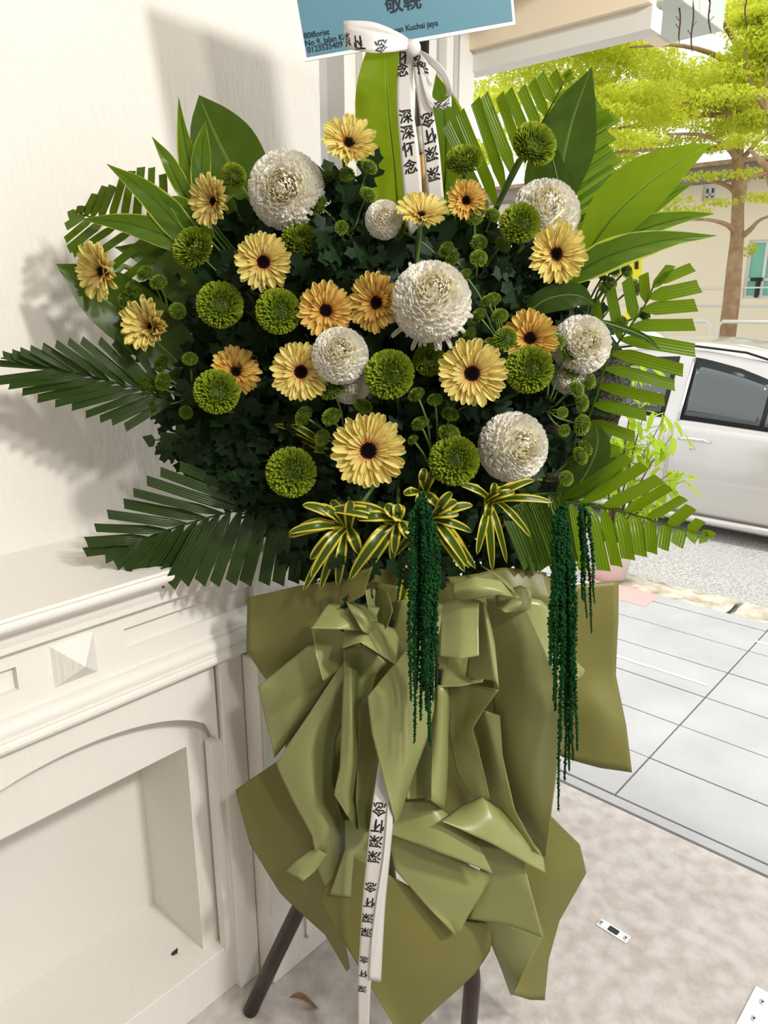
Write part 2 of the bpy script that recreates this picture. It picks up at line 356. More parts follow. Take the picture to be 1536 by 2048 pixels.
# frieze with recessed panels, built from strips
mb = MB(); Lbox(mb, S0+.03, S1-.02, -.262, -.028, .873, .974)
def strips(s0, s1, z0, z1, holes, o0, o1):
    xs = [s0]+[x for h in holes for x in h[:2]]+[s1]
    for i in range(len(xs)-1):
        if i % 2 == 0: Lbox(mb, xs[i], xs[i+1], o0, o1, z0, z1)
        else:
            h = holes[i//2]; Lbox(mb, xs[i], xs[i+1], o0, o1, z0, h[2]); Lbox(mb, xs[i], xs[i+1], o0, o1, h[3], z1)
strips(S0+.03, S1-.02, .873, .974, [(-.62, -.42, .905, .945), (-.235, .05, .905, .945)], -.028, -.016)
mb.build('frieze', M_white, man, False)
c0 = [L(-.365, -.016, .885), L(-.29, -.016, .885), L(-.29, -.016, .96), L(-.365, -.016, .96), L(-.3275, .022, .922)]
c1 = [L(-.365, -.019, .885), L(-.29, -.019, .885), L(-.29, -.019, .96), L(-.365, -.019, .96)]
wobj('pyramid_boss', c0+c1, [(0, 1, 4), (1, 2, 4), (2, 3, 4), (3, 0, 4), (5, 6, 1, 0), (6, 7, 2, 1), (7, 8, 3, 2), (8, 5, 0, 3)], M_white, man, smooth=False)
low = [(-.262, .873), (-.014, .873), (-.008, .870), (-.008, .864)] + arc(-.008, .850, .016, 80, -20, 6) + [(.006, .842), (.012, .840)] + arc(.006, .829, .010, 60, -70, 4) + [(.006, .818), (-.262, .818)]
Lprism('lower_moulding', low, S0+.005, S1-.005)
# fascia with the arch
def arch_z(s):
    x = (s+.345)/.285
    return .636+.125*math.sqrt(max(0, 1-x*x))
vs = []; fs = []
ns = 36; sA, sB = -.63, -.06
for i in range(ns+1):
    s = sA+(sB-sA)*i/ns; z = arch_z(s)
    vs += [L(s, -.012, z), L(s, -.012, .818), L(s, -.034, z), L(s, -.034, .818)]
for i in range(ns):
    a = i*4; b_ = a+4; fs += [(a, b_, b_+1, a+1), (a+2, a+3, b_+3, b_+2), (a, a+2, b_+2, b_)]
wobj('arched_fascia', vs, fs, M_white, man, smooth=False)
for a, b_ in ((-.078, -.052), (-.638, -.612)):
    mb = MB(); Lbox(mb, a, b_, -.034, -.012, .12, .64); mb.build('arch_stile', M_white, man, False)
for a, b_ in ((-.055, 0.0), (-.69, -.635)):
    mb = MB(); Lbox(mb, a, b_, -.2, 0.0, 0, .818); bevel(mb.build('pilaster', M_white, man, False), .002)
# inner surround
mb = MB(); Lbox(mb, -.58, -.112, -.075, -.05, .634, .80); mb.build('inner_lintel', M_white, man, False)
for a, b_ in ((-.112, -.05), (-.64, -.58)):
    mb = MB(); Lbox(mb, a, b_, -.252, -.05, .12, .80); mb.build('inner_jamb', M_white, man, False)
mb = MB(); Lbox(mb, -.64, -.05, -.261, -.25, .10, .80); mb.build('alcove_back', M_white, man, False)
mb = MB(); Lbox(mb, -.64, -.05, -.252, -.075, .636, .65); mb.build('alcove_ceiling', M_white, man, False)
mb = MB(); Lbox(mb, -.64, -.053, -.252, -.018, 0, .12); bevel(mb.build('hearth_ledge', M_white, man, False), .002)
# panelled side board right of the mantel
t = thing('side_panel_board', 'white grooved wooden board standing right of the mantel behind the stand', 'panel', L(.2, .03, 0))
mb = MB(); Lbox(mb, .002, .44, -.20, .048, 0, .812); bevel(mb.build('board', M_white, t, False), .003)
mb = MB(); Lbox(mb, .10, .106, .048, .054, .06, .80); Lbox(mb, .10, .40, .048, .054, .06, .068); mb.build('moulding', M_white, t, False)
mb = MB(); tube(mb, [P(348, 1908, 1.19)+V(0, 0, 0), P(352, 1904, 1.19)], [.003, .005], 8)
pz = L(-.2, -.07, .1235); mb = MB()
q = G(349, 1906, .1245)
for k in range(3): tube(mb, [q+V(-.004+.003*k, .002*k, -.003), q+V(-.001+.003*k, .002*k, .003+.002*k)], [.0035, .0022], 7)
tag(mb.build('crumb', M_dark), 'tiny dark crumb lying on the ledge inside the fireplace opening', 'crumb')
# ---------------- pavement, kerb, road ----------------
side = thing('trim_5', None, None, L(2, 1, 0)); struct(side)
mb = MB(); Lbox(mb, 1.10, 2.86, -4, 5, -.08, -.012); mb.build('joint_bed', M_grout, side, False)
mb = MB(); Lbox(mb, 1.112, 1.150, -4, 5, -.012, 0.0); mb.build('border_strip', M_tile, side, False)
rows = [1.156, 1.42, 1.69, 1.955, 2.22, 2.49, 2.76, 2.86]
for r in range(len(rows)-1):
    x = -2.65 + (0 if r % 2 == 0 else 0)
    k = 0
    while x < 2.3:
        x2 = x+.87
        a, b_ = x+1.117+.12, x2+1.117+.12
        mb = MB(); Lbox(mb, rows[r]+.003, rows[r+1]-.003, a+.003, b_-.003, -.012, random.uniform(-.001, .001))
        pink = (r == len(rows)-2 or r == len(rows)-3) and a < -.3 and b_ < .9
        mb.build('paving_slab', M_tile, side, False); x = x2; k += 1
for (a, b_, s) in ((-.16, .06, 2.052), (.06, .30, 2.055), (.32, .62, 2.615)):
    mb = MB(); Lbox(mb, s-.009, s+.009, a, b_, .0012, .0022); mb.build('painted_dash', M_line, side, False)
mb = MB(); Lbox(mb, 2.66, 2.86, -.62, -.22, .0008, .0016); mb.build('pink_paint', M_pink, side, False)
def rough_slab(name, m, s0, s1, o0, o1, z, amp, ns, no, parent=None, slope=0, fr=6):
    def fn(u, v):
        s = s0+(s1-s0)*u; o = o0+(o1-o0)*v
        e = min(u, 1-u)
        return L(s + (amp*2*noise.noise(V(o*9, s*9, 3)) if e < .01 else 0), o, z+slope*u+amp*noise.noise(V(s*fr, o*fr, 0)))
    vs, fs, uv = gridmesh(fn, ns, no); fs = [f[::-1] for f in fs]
    return wobj(name, vs, fs, m, parent, uv)
kb = thing('trim_6', None, None, L(3, 0, 0)); struct(kb)
x = -4.0; k = 0
while x < 5:
    x2 = x + random.uniform(.55, .95)
    rough_slab('kerb_slab', M_kerb, 2.865, 3.13, x+.012, x2-.012, -.012, .018, 10, 26, kb, -.015, 14); x = x2
struct(rough_slab('trim_7', M_grout, 2.84, 3.16, -4, 5, -.045, .002, 2, 2))
road = struct(rough_slab('floor_road', M_asph, 3.14, 10.5, -9, 9, -.10, .006, 40, 60, None, -.14)); road.name = 'floor_2'
struct(rough_slab('trim_8', M_tile, 10.5, 14.2, -14, 14, -.10, .004, 4, 4))
# ---------------- car ----------------
R_ROAD = -.24
carM = Matrix.Identity(3)
cc = U2*(.815+4.42+.86) + N2*(-1.80); cc.z = R_ROAD
car = thing('parked_car', 'silver saloon car parked across the pavement behind the flower stand', 'car', cc)
def CP(x, y, z): return cc + N2*x + U2*y + V(0, 0, z)    # x forward, y away, z up (y=-.86 is the near side)
def lerp(a, b, t): return a+(b-a)*t
def interp(x, tab):
    for (a, va), (b, vb) in zip(tab, tab[1:]):
        if x <= b: return lerp(va, vb, (x-a)/(b-a)) if x > a else va
    return tab[-1][1]
def smooth_interp(x, tab):
    for (a, va), (b, vb) in zip(tab, tab[1:]):
        if x <= b:
            f = max(0, (x-a)/(b-a)); f = f*f*(3-2*f)*.5+f*.5; return lerp(va, vb, f)
    return tab[-1][1]
roof = [(-2.2, .98), (-1.75, 1.03), (-1.1, 1.36), (-.5, 1.45), (-.1, 1.455), (.35, 1.40), (.75, 1.25), (1.25, .99), (1.9, .86), (2.2, .68)]
belt = [(-2.2, .93), (-1.2, .955), (0, .925), (1.0, .88), (1.9, .80), (2.2, .64)]
wid = [(-2.2, .70), (-1.8, .82), (-1, .86), (1, .86), (1.8, .80), (2.2, .62)]
def ringat(x):
    zr = smooth_interp(x, roof); zb = min(interp(x, belt), zr-.015); w_ = interp(x, wid); wr = w_-.10-.16*min(1, max(0, (zr-zb)/.5))
    h = [(w_-.04, .20), (w_-.005, .30), (w_, .42), (w_+.005, .60), (w_-.005, .78), (w_-.03, zb-.02), (w_-.045, zb), (lerp(w_-.045, wr, .5), lerp(zb, zr-.07, .5)), (wr, zr-.07), (wr-.05, zr-.025), (wr-.2, zr), (0, zr+.012)]
    return h
vs = []; fs = []; xs = [-2.2+4.4*i/60 for i in range(61)]
for x in xs:
    h = ringat(x); full = [(-y, z) for y, z in h]+[(y, z) for y, z in h[-2::-1]]
    vs += [CP(x, y, z) for y, z in full]; nr = len(full)
for i in range(60):
    for j in range(nr-1):
        fs.append((i*nr+j, i*nr+j+1, (i+1)*nr+j+1, (i+1)*nr+j))
    fs.append((i*nr+nr-1, i*nr, (i+1)*nr, (i+1)*nr+nr-1))
fs.append(tuple(range(nr))); fs.append(tuple(60*nr+j for j in range(nr-1, -1, -1)))
wobj('body', vs, fs, M_car, car)
def side_pt(x, t, off):
    """t: 0 belt .. 1 roof side"""
    h = ringat(x); (y0, z0), (y1, z1) = h[6], h[8]
    return CP(x, -(lerp(y0, y1, t)+off), lerp(z0, z1, t))
def window(name, x0, x1, tops, off, m, parent, t0=.06):
    def fn(u, v):
        x = lerp(x0, x1, u); return side_pt(x, lerp(t0, interp(x, tops), v), off)
    vs, fs, uv = gridmesh(fn, 16, 4); return wobj(name, vs, fs, m, parent, uv, thick=.004)
tops = [(-.2, .93), (.2, .86), (.7, .60), (.95, .1)]
d1 = wobj('door', *(lambda g: (g[0], g[1]))(gridmesh(lambda u, v: CP(lerp(-.165, .95, u), -(interp(lerp(.27, .90, v), [(.2, .82), (.3, .855), (.42, .86), (.6, .865), (.78, .855), (.88, .833), (.92, .818)])+.004), lerp(.27, .90-.035*u, v)), 20, 14)), M_car, car, thick=.004)
window('window_seal', -.13, .90, tops, .004, M_rubber, d1, .0)
window('window_glass', -.10, .40, [(-.2, .86), (.2, .79), (.7, .52)], .009, M_glass, d1, .07)
window('quarter_glass', .43, .80, [(-.2, .86), (.2, .79), (.7, .48), (.85, .1)], .009, M_glass, d1, .07)
mb = MB(); tube(mb, [side_pt(-.13, t_, .012) for t_ in (0, .3, .6, .9)], .012, 6); mb.build('pillar_trim', M_chrome, d1)
mb = MB(); tube(mb, [CP(x, -.875+.004*abs(x+.0), .80+.012*math.sin((x+.1)/.22*PI)) for x in (-.10, -.05, 0, .06, .12)], [.007, .013, .014, .013, .007], 8); mb.build('door_handle', M_chrome, d1)
mb = MB(); tube(mb, [CP(-.0, -.868, .745), CP(-.0, -.872, .745)], .014, 10); mb.build('key_lock', M_chrome, d1)
d2 = wobj('rear_door', *(lambda g: (g[0], g[1]))(gridmesh(lambda u, v: CP(lerp(-1.1, -.18, u), -(interp(lerp(.27, .92, v), [(.2, .82), (.3, .855), (.42, .86), (.6, .865), (.78, .855), (.88, .833), (.93, .818)])+.004), lerp(.27, .92, v)), 16, 14)), M_car, car, thick=.004)
window('rear_window_seal', -1.05, -.24, [(-1.2, .2), (-1.05, .55), (-.6, .88), (-.2, .93)], .004, M_rubber, d2, .0)
window('rear_window_glass', -1.02, -.27, [(-1.2, .2), (-1.02, .50), (-.6, .82), (-.2, .86)], .009, M_glass, d2, .07)
mb = MB(); tube(mb, [CP(x, -.865, .245) for x in (-1.25, -.4, .4, 1.25)], .026, 8); mb.build('sill_strip', M_car, car)
mb = MB(); tube(mb, [CP(x, -.60+.0*x, interp(x, roof)-.045+.02) for x in (-1.0, -.6, -.2, .2, .6)], .008, 6); mb.build('roof_trim', M_rubber, car)
for x in (-1.42, 1.42):
    for sy in (-1, 1):
        mb = MB(); tube(mb, [CP(x, sy*.66, .31), CP(x, sy*.67, .31), CP(x, sy*.86, .31), CP(x, sy*.875, .31)], [.27, .31, .31, .28], 28); wh = mb.build('wheel', M_rubber, car)
        mb = MB(); tube(mb, [CP(x, sy*.868, .31), CP(x, sy*.882, .31)], [.20, .17], 20); mb.build('rim', M_chrome, wh)
mb = MB(); tube(mb, [CP(.93, -.83, .98), CP(.90, -.99, 1.0)], [.05, .06], 10); mb.build('mirror', M_car, car)
# second white car roof far left behind
def far_car():
    c2 = U2*(.815+7.4) + N2*(-4.1); c2.z = R_ROAD
    t = thing('white_hatchback', 'white car roof seen over the silver car left of the railing', 'car', c2)
    def C2(x, y, z): return c2 + N2*x + U2*y + V(0, 0, z)
    vs = []; fs = []
    prof = [(-2, .9), (-1.7, 1.15), (-1.3, 1.45), (-.3, 1.52), (.4, 1.45), (1.1, 1.05), (1.9, .85), (2.1, .6)]
    n = 40
    for i in range(n+1):
        x = -2+4.1*i/n; z = smooth_interp(x, prof); ww = .82
        ring = [(-ww, .2), (-ww-.02, .6), (-ww, min(.92, z-.02)), (-ww+.15, z-.05), (-.4, z), (.4, z), (ww-.15, z-.05), (ww, min(.92, z-.02)), (ww+.02, .6), (ww, .2)]
        vs += [C2(x, y, zz) for y, zz in ring]
    for i in range(n):
        for j in range(10): fs.append((i*10+j, i*10+(j+1) % 10, (i+1)*10+(j+1) % 10, (i+1)*10+j))
    fs.append(tuple(range(10))); fs.append(tuple(n*10+9-j for j in range(10)))
    wobj('body', vs, fs, MATS['white_card'], t)
    g = gridmesh(lambda u, v: C2(lerp(lerp(-1.1, -1.25, 1-v), lerp(.95, .35, v), u), -.835+.135*v, lerp(.96, 1.36, v)), 12, 4)
    wobj('side_glass', g[0], g[1], M_glass, t, thick=.006)
    for x in (-1.3, 1.3):
        for sy in (-.85, .85): mb = MB(); tube(mb, [C2(x, sy*.75, .3), C2(x, sy, .3)], .3, 24); mb.build('wheel', M_rubber, t)
far_car()
# ---------------- building across the road ----------------
bs = 14.0
bld = thing('office_building', 'beige rendered building with green windows across the road', 'building', L(bs, 0, 0))
holes = []
def BX(px): # o coordinate on the wall plane for a pixel column at the horizon height
    r = ray(px, 560); p = r*((bs+.815)/(r.dot(U2))); return p.dot(N2)+1.117
def BZ(px, py):
    r = ray(px, py); return CAMZ + r.z*((bs+.815)/(r.dot(U2)))
z0w, z1w = BZ(1510, 597), BZ(1510, 480)
o1a, o1b = BX(1488), BX(1560)
mb = MB()
def wallgrid(mb, oL, oR, zB, zT, hs):
    xs = sorted({oL, oR, *[h[0] for h in hs], *[h[1] for h in hs]}); zs = sorted({zB, zT, *[h[2] for h in hs], *[h[3] for h in hs]})
    for a, b_ in zip(xs, xs[1:]):
        for c_, d_ in zip(zs, zs[1:]):
            if any(h[0] <= (a+b_)/2 <= h[1] and h[2] <= (c_+d_)/2 <= h[3] for h in hs): continue
            Lbox(mb, bs, bs+.25, a, b_, c_, d_)
ws = [(o1a, o1b, z0w, z1w), (o1b+.4, o1b+1.5, z0w, z1w)]
uz0, uz1 = BZ(1400, 402), BZ(1400, 372)
for px in (1385, 1446): ws.append((BX(px), BX(px+26), uz0, uz1))
wallgrid(mb, -22, 8, -.3, BZ(1400, 372)+.02, [w_ for w_ in ws if w_[3] <= BZ(1400, 372)+.01]); mb.build('wall', M_bld, bld, False)
for i, (a, b_, c_, d_) in enumerate(ws):
    mb = MB(); f = .05
    for q in ((a, a+f, c_, d_), (b_-f, b_, c_, d_), (a+f, b_-f, c_, c_+f), (a+f, b_-f, d_-f, d_), ((a+b_)/2-f/2, (a+b_)/2+f/2, c_+f, d_-f), (a+f, b_-f, lerp(c_, d_, .3), lerp(c_, d_, .3)+f)):
        Lbox(mb, bs+.06, bs+.12, *q)
    fr = mb.build('window_frame', M_alu, bld, False)
    mb = MB(); Lbox(mb, bs+.09, bs+.10, a+f, b_-f, c_+f, d_-f); mb.build('pane', M_bglass if i < 2 else M_dglass, fr, False)
    if i < 2:
        mb = MB(); Lbox(mb, bs+.02, bs+.06, a+.1, b_-.3, c_+.3, c_+.36); Lbox(mb, bs+.02, bs+.06, (a+b_)/2-.1, (a+b_)/2-.04, c_+.02, c_+.36); mb.build('railing_bar', M_dark, fr, False)
ze = BZ(1400, 370)
mb = MB(); Lbox(mb, bs-.5, bs+.25, -22, 8, ze, BZ(1400, 345)); mb.build('eave', M_bldd, bld, False)
mb = MB(); Lbox(mb, bs-.6, bs+.25, -22, 8, BZ(1400, 345), BZ(1400, 337)); mb.build('roof_edge', MATS['brown_bark'], bld, False)
for k, pyy in enumerate((578, 612)):
    mb = MB(); zz = BZ(1400, pyy); Lbox(mb, bs-.02, bs, -22, 8, zz, zz+.03); mb.build('wall_ledge', M_alu, bld, False)
# yellow sign
sg = thing('yellow_sign', 'small yellow sign board with dark mark beside the broad leaves on the right', 'sign', P(1268, 545, 11.6))
def flatq(pts, Y, th=.03):
    vs = [P(x, y, Y) for x, y in pts]+[P(x, y, Y)+V(0, th, 0) for x, y in pts]; n = len(pts)
    return vs, [tuple(range(n-1, -1, -1)), tuple(range(n, 2*n))]+[(i, (i+1) % n, n+(i+1) % n, n+i) for i in range(n)]
wobj('sign_face', *flatq([(1245, 505), (1284, 505), (1284, 556), (1245, 556)], 11.6), M_yel, sg, smooth=False)
wobj('sign_mark', *flatq([(1270, 512), (1277, 512), (1277, 538), (1270, 538)], 11.58, .02), MATS['black_ink'], sg, smooth=False)
mb = MB(); tube(mb, [P(1262, 550, 11.64), V(P(1262, 550, 11.64).x, 11.64, -.2)], .035, 8); mb.build('post', M_yel, sg)
# railing
rs = 11.2
def RX(px, py=640):
    r = ray(px, py); p = r*((rs+.815)/(r.dot(U2))); return p.dot(N2)+1.117
def RZ(px, py):
    r = ray(px, py); return CAMZ + r.z*((rs+.815)/(r.dot(U2)))
rt = RZ(1450, 643)
posts = [RX(x) for x in (1180, 1265, 1345, 1419, 1436, 1478, 1540, 1620)]
for k, (a, b_) in enumerate(((RX(1150), RX(1425)), (RX(1436), RX(1700)))):
    rl = thing('white_railing', ['white tubular railing panel left of the tree trunk across the road', 'white tubular railing panel right of the gap across the road'][k], 'railing', L(rs, (a+b_)/2, -.15), group='railings across the road')
    mb = MB(); tube(mb, [L(rs, a, -.15), L(rs, a+.02, rt-.06), L(rs, a+.08, rt), L(rs, b_-.08, rt), L(rs, b_-.02, rt-.06), L(rs, b_, -.15)], .028, 8); mb.build('top_rail', M_frame, rl)
    n = max(2, int((b_-a)/.75))
    for i in range(1, n): mb = MB(); tube(mb, [L(rs, lerp(a, b_, i/n), -.15), L(rs, lerp(a, b_, i/n), rt)], .02, 6); mb.build('post', M_frame, rl)
    for z in (rt-.25, rt-.85): mb = MB(); tube(mb, [L(rs, a, z), L(rs, b_, z)], .014, 6); mb.build('cross_bar', M_frame, rl)
    mb = MB(); nn = int((b_-a)/.06)
    for i in range(nn): tube(mb, [L(rs+.02, lerp(a, b_, i/nn), rt-.28), L(rs+.02, lerp(a, b_, i/nn), rt-.84)], .006, 4)
    tag(mb.build('mesh_wires', M_alu, rl), kind='stuff')
# ---------------- trees ----------------
def leafcloud(name, m, centres, parent, size, n, kind='stuff'):
    """centres: list of (pos, (rx,ry,rz), weight); leaves are small folded rhombs"""
    wts = np.array([c[2] for c in centres], float); wts /= wts.sum()
    idx = RNG.choice(len(centres), n, p=wts)
    c = np.array([tuple(centres[i][0]) for i in range(len(centres))])[idx]; r = np.array([centres[i][1] for i in range(len(centres))])[idx]
    d = RNG.normal(size=(n, 3)); d /= np.linalg.norm(d, axis=1)[:, None]; d *= (RNG.random((n, 1))**.45)
    p = c + d*r - np.array(parent.location)
    a = RNG.normal(size=(n, 3)); a /= np.linalg.norm(a, axis=1)[:, None]; b = np.cross(a, RNG.normal(size=(n, 3))); b /= np.linalg.norm(b, axis=1)[:, None]
    s = size*RNG.uniform(.6, 1.3, (n, 1)); cnorm = np.cross(a, b)
    q = np.stack([p-a*s*.5, p+b*s*.24+cnorm*s*.06, p+a*s*.5, p-b*s*.24+cnorm*s*.06], 1).reshape(-1, 3)
    me = bpy.data.meshes.new(name); me.vertices.add(4*n); me.vertices.foreach_set('co', q.ravel())
    me.loops.add(4*n); me.loops.foreach_set('vertex_index', np.arange(4*n, dtype=np.int32)); me.polygons.add(n)
    me.polygons.foreach_set('loop_start', np.arange(0, 4*n, 4, dtype=np.int32)); me.update(); me.validate(); me.materials.append(m)
    o = link(name, me, parent); o['kind'] = kind; return o
def branch(mb, pts, r0, r1, n=8):
    k = 10; pp = [V(*cr([tuple(p) for p in pts], i/k)) for i in range(k+1)]
    tube(mb, pp, [lerp(r0, r1, i/k) for i in range(k+1)], n)
TY = 12.0
base = P(1458, 640, TY); base.z = -.15
tr = thing('rain_tree', 'slender brown tree with layered yellow-green canopy standing before the beige building', 'tree', base)
mb = MB(); tube(mb, [base, P(1463, 600, TY), P(1468, 540, TY), P(1474, 480, TY), P(1476, 400, TY), P(1474, 330, TY), P(1480, 250, TY), P(1487, 120, TY), P(1490, -60, TY)], [.14, .125, .115, .10, .085, .085, .07, .045, .02], 12); mb.build('trunk', M_bark, tr)
brs = [[(1472, 490), (1462, 455), (1420, 440), (1370, 440)], [(1474, 480), (1500, 460), (1520, 440), (1560, 425)], [(1476, 400), (1460, 375), (1420, 362), (1350, 352)], [(1476, 320), (1450, 290), (1400, 270), (1330, 268)],
       [(1476, 330), (1500, 300), (1530, 270), (1570, 250)], [(1480, 250), (1440, 215), (1380, 205), (1300, 200)], [(1485, 200), (1520, 180), (1560, 170)], [(1487, 150), (1430, 110), (1350, 90), (1260, 95)], [(1482, 240), (1400, 230), (1200, 262), (1080, 250)],
       [(1476, 290), (1380, 300), (1280, 300), (1200, 310)], [(1487, 110), (1440, 40), (1380, 10)], [(1488, 90), (1530, 50), (1570, 30)], [(1474, 470), (1478, 440), (1490, 380), (1495, 330)]]
for b_ in brs:
    dy = random.uniform(-1.2, .8); pts = [P(x, y, TY + dy*i/(len(b_)-1)) for i, (x, y) in enumerate(b_)]
    mb = MB(); branch(mb, pts, .05, .012); mb.build('branch', M_bark, tr)
cl = []
def blob(px, py, rx, ry, wt=1, Y=None):
    Y = Y or TY + random.uniform(-1.6, 1.2); k = Y/1600
    cl.append((P(px, py, Y), (rx*k, rx*k*.9, ry*k), wt*rx*ry/1000))
# layered pads
for _ in range(46): blob(random.uniform(900, 1560), random.uniform(-60, 210), random.uniform(60, 120), random.uniform(16, 34), 1.25)
for _ in range(26): blob(random.uniform(1180, 1560), random.uniform(190, 285), random.uniform(50, 100), random.uniform(10, 20))
for _ in range(10): blob(random.uniform(930, 1180), random.uniform(190, 330), random.uniform(50, 90), random.uniform(14, 26))
for _ in range(12): blob(random.uniform(1190, 1350), random.uniform(290, 420), random.uniform(40, 70), random.uniform(10, 18), .8)
for (x, y, rx, ry) in ((1420, 352, 60, 9), (1500, 348, 50, 9), (1370, 425, 60, 12), (1300, 432, 60, 14), (1440, 405, 40, 8), (1520, 395, 40, 12), (1500, 500, 14, 16), (1540, 300, 40, 14), (1420, 300, 40, 7), (1330, 400, 60, 10)): blob(x, y, rx, ry, .8, TY-.3)
leafcloud('foliage', M_can, cl, tr, .062, 100000)
b2 = P(1600, 640, 10.5); b2.z = -.15
t2 = thing('leaning_tree', 'second tree leaning in from the right edge with bare forked branches', 'tree', b2)
mb = MB(); tube(mb, [b2, P(1570, 450, 10.5), P(1535, 335, 10.5), P(1500, 300, 10.3)], [.12, .09, .05, .02], 10); mb.build('trunk', M_bark, t2)
for b_ in ([(1560, 400), (1545, 300), (1530, 200), (1536, 90)], [(1540, 345), (1510, 352), (1490, 365)], [(1536, 230), (1500, 160), (1490, 90)]):
    mb = MB(); branch(mb, [P(x, y, 10.5) for x, y in b_], .035, .01); mb.build('branch', M_bark, t2)
cl = []
for _ in range(14): blob(random.uniform(1470, 1620), random.uniform(20, 260), random.uniform(30, 60), random.uniform(10, 20), 1, 10.6)
leafcloud('foliage', M_can, cl, t2, .05, 14000)
# ---------------- shrub in a pot by the kerb ----------------
pb = G(1215, 1152); sh = thing('potted_shrub', 'lime green leafy shrub in a pale pot between the stand and the silver car', 'shrub', pb)
mb = MB(); tube(mb, [pb, pb+V(0, 0, .005), pb+V(0, 0, .20), pb+V(0, 0, .24), pb+V(0, 0, .24), pb+V(0, 0, .20)], [.09, .10, .135, .145, .125, .12], 24); mb.build('pot', M_pot, sh)
stems = [(1205, 820), (1240, 760), (1275, 735), (1300, 790), (1330, 830), (1345, 870), (1300, 880), (1350, 940), (1260, 850), (1370, 960), (1230, 900), (1320, 1010)]
lf = gridmesh(lambda u, v: V((u-.5)*.28*math.sin(PI*min(1, v*.96+.03))**.8, v, -.25*v*v - .05*abs(u-.5)), 2, 6)
me_shr = mesh_from('shrub_leaf', lf[0], lf[1], M_shr, lf[2])
cnt = 0
for i, (x, y) in enumerate(stems):
    Y = pb.y + random.uniform(-.12, .12); tip = P(x, y, Y); mid = pb.lerp(tip, .55)+V(0, 0, .15)
    sp = [V(*cr([tuple(pb+V(0, 0, .2)), tuple(mid), tuple(tip)], k/8)) for k in range(9)]
    mb = MB(); tube(mb, sp, [.006*(1-k/10) for k in range(9)], 5); mb.build('stem', M_twig, sh)
    for k in range(24):
        q = sp[random.randint(3, 8)]+V(random.gauss(0, .03), random.gauss(0, .03), random.gauss(0, .025))
        dr = V(random.gauss(0, 1), random.gauss(0, 1), random.uniform(-1.1, .3)).normalized()
        link('leaf', me_shr, sh, q-pb, dr.to_track_quat('Y', 'Z'), random.uniform(.085, .13)); cnt += 1
# ---------------- floor bits ----------------
def floorq(pts, z0, z1):
    vs = [G(x, y, z0) for x, y in pts]+[G(x, y, z0)+V(0, 0, z1-z0) for x, y in pts]; n = len(pts)
    return vs, [tuple(range(n-1, -1, -1)), tuple(range(n, 2*n))]+[(i, (i+1) % n, n+(i+1) % n, n+i) for i in range(n)]
def rr(c, ex, ey, hx, hy, r, n=5):
    out = []
    for sx, sy, a in ((1, 1, 0), (-1, 1, 90), (-1, -1, 180), (1, -1, 270)):
        for k in range(n+1):
            t_ = math.radians(a+90*k/n); out.append(c+ex*(sx*(hx-r)+r*math.cos(t_))+ey*(sy*(hy-r)+r*math.sin(t_)))
    return out
def plate(name, label, c, ex, hx, hy, h, m, holes_, cat, slot=None, rad=.35):
    ey = V(-ex.y, ex.x, 0); t = thing(name, label, cat, c)
    o_ = rr(c, ex, ey, hx, hy, min(hx, hy)*rad); n = len(o_); vs = o_+[p+V(0, 0, h) for p in o_]
    bevel(wobj('plate', vs, [tuple(range(n-1, -1, -1)), tuple(range(n, 2*n))]+[(i, (i+1) % n, n+(i+1) % n, n+i) for i in range(n)], m, t, smooth=False), .0008)
    for (a, b_) in holes_:
        q = c+ex*a+ey*b_+V(0, 0, h); mb = MB(); tube(mb, [q-V(0, 0, .001), q+V(0, 0, .0016)], [.0075, .0065], 16); s_ = mb.build('screw', M_steel, t)
        mb = MB(); tube(mb, [q+V(0, 0, .0015), q+V(0, 0, .0019)], .0028, 6); mb.build('screw_slot', M_dark, s_)
    if slot:
        q = rr(c+ex*slot[0]+V(0, 0, h*.98), ex, ey, slot[1], slot[2], .003); n = len(q); vs = q+[p+V(0, 0, .0008) for p in q]
        wobj('keyhole_slot', vs, [tuple(range(n-1, -1, -1)), tuple(range(n, 2*n))]+[(i, (i+1) % n, n+(i+1) % n, n+i) for i in range(n)], M_dark, t, smooth=False)
a, b_ = G(1200, 1846), G(1254, 1880); c = (a+b_)/2; ex = (b_-a).normalized()
plate('floor_bolt_plate', 'small steel floor bolt plate with dark slot set in the concrete', c, ex, (b_-a).length/2+.004, .0135, .003, M_steel, [(-.033, 0), (.033, 0)], 'plate', (0, .013, .008))
a = G(1511, 1974); ex = (G(1472, 2050)-a).normalized(); eyr = V(-ex.y, ex.x, 0); cpl = a+ex*.13+eyr*.10
hl = [((G(x, y)-cpl).dot(ex), (G(x, y)-cpl).dot(eyr)) for x, y in ((1524, 2008), (1507, 2041))]
plate('steel_floor_plate', 'larger pale metal plate with two screws at the lower right corner', cpl, ex, .13, .10, .005, M_steel, hl, 'plate', rad=.04)
mb = MB(); g_ = gridmesh(lambda u, v: G(lerp(578, 640, v)+2*u, lerp(1998, 2018, v)+(u-.5)*14*math.sin(PI*v), .0)+V(0, 0, .004+.012*math.sin(PI*v)*abs(u-.5)*2+.006*math.sin(v*5)), 4, 12)
tag(wobj('dry_leaf', g_[0], g_[1], M_dry, None, g_[2], thick=.0006), 'curled dry brown leaf lying on the concrete behind the left tripod leg', 'leaf')
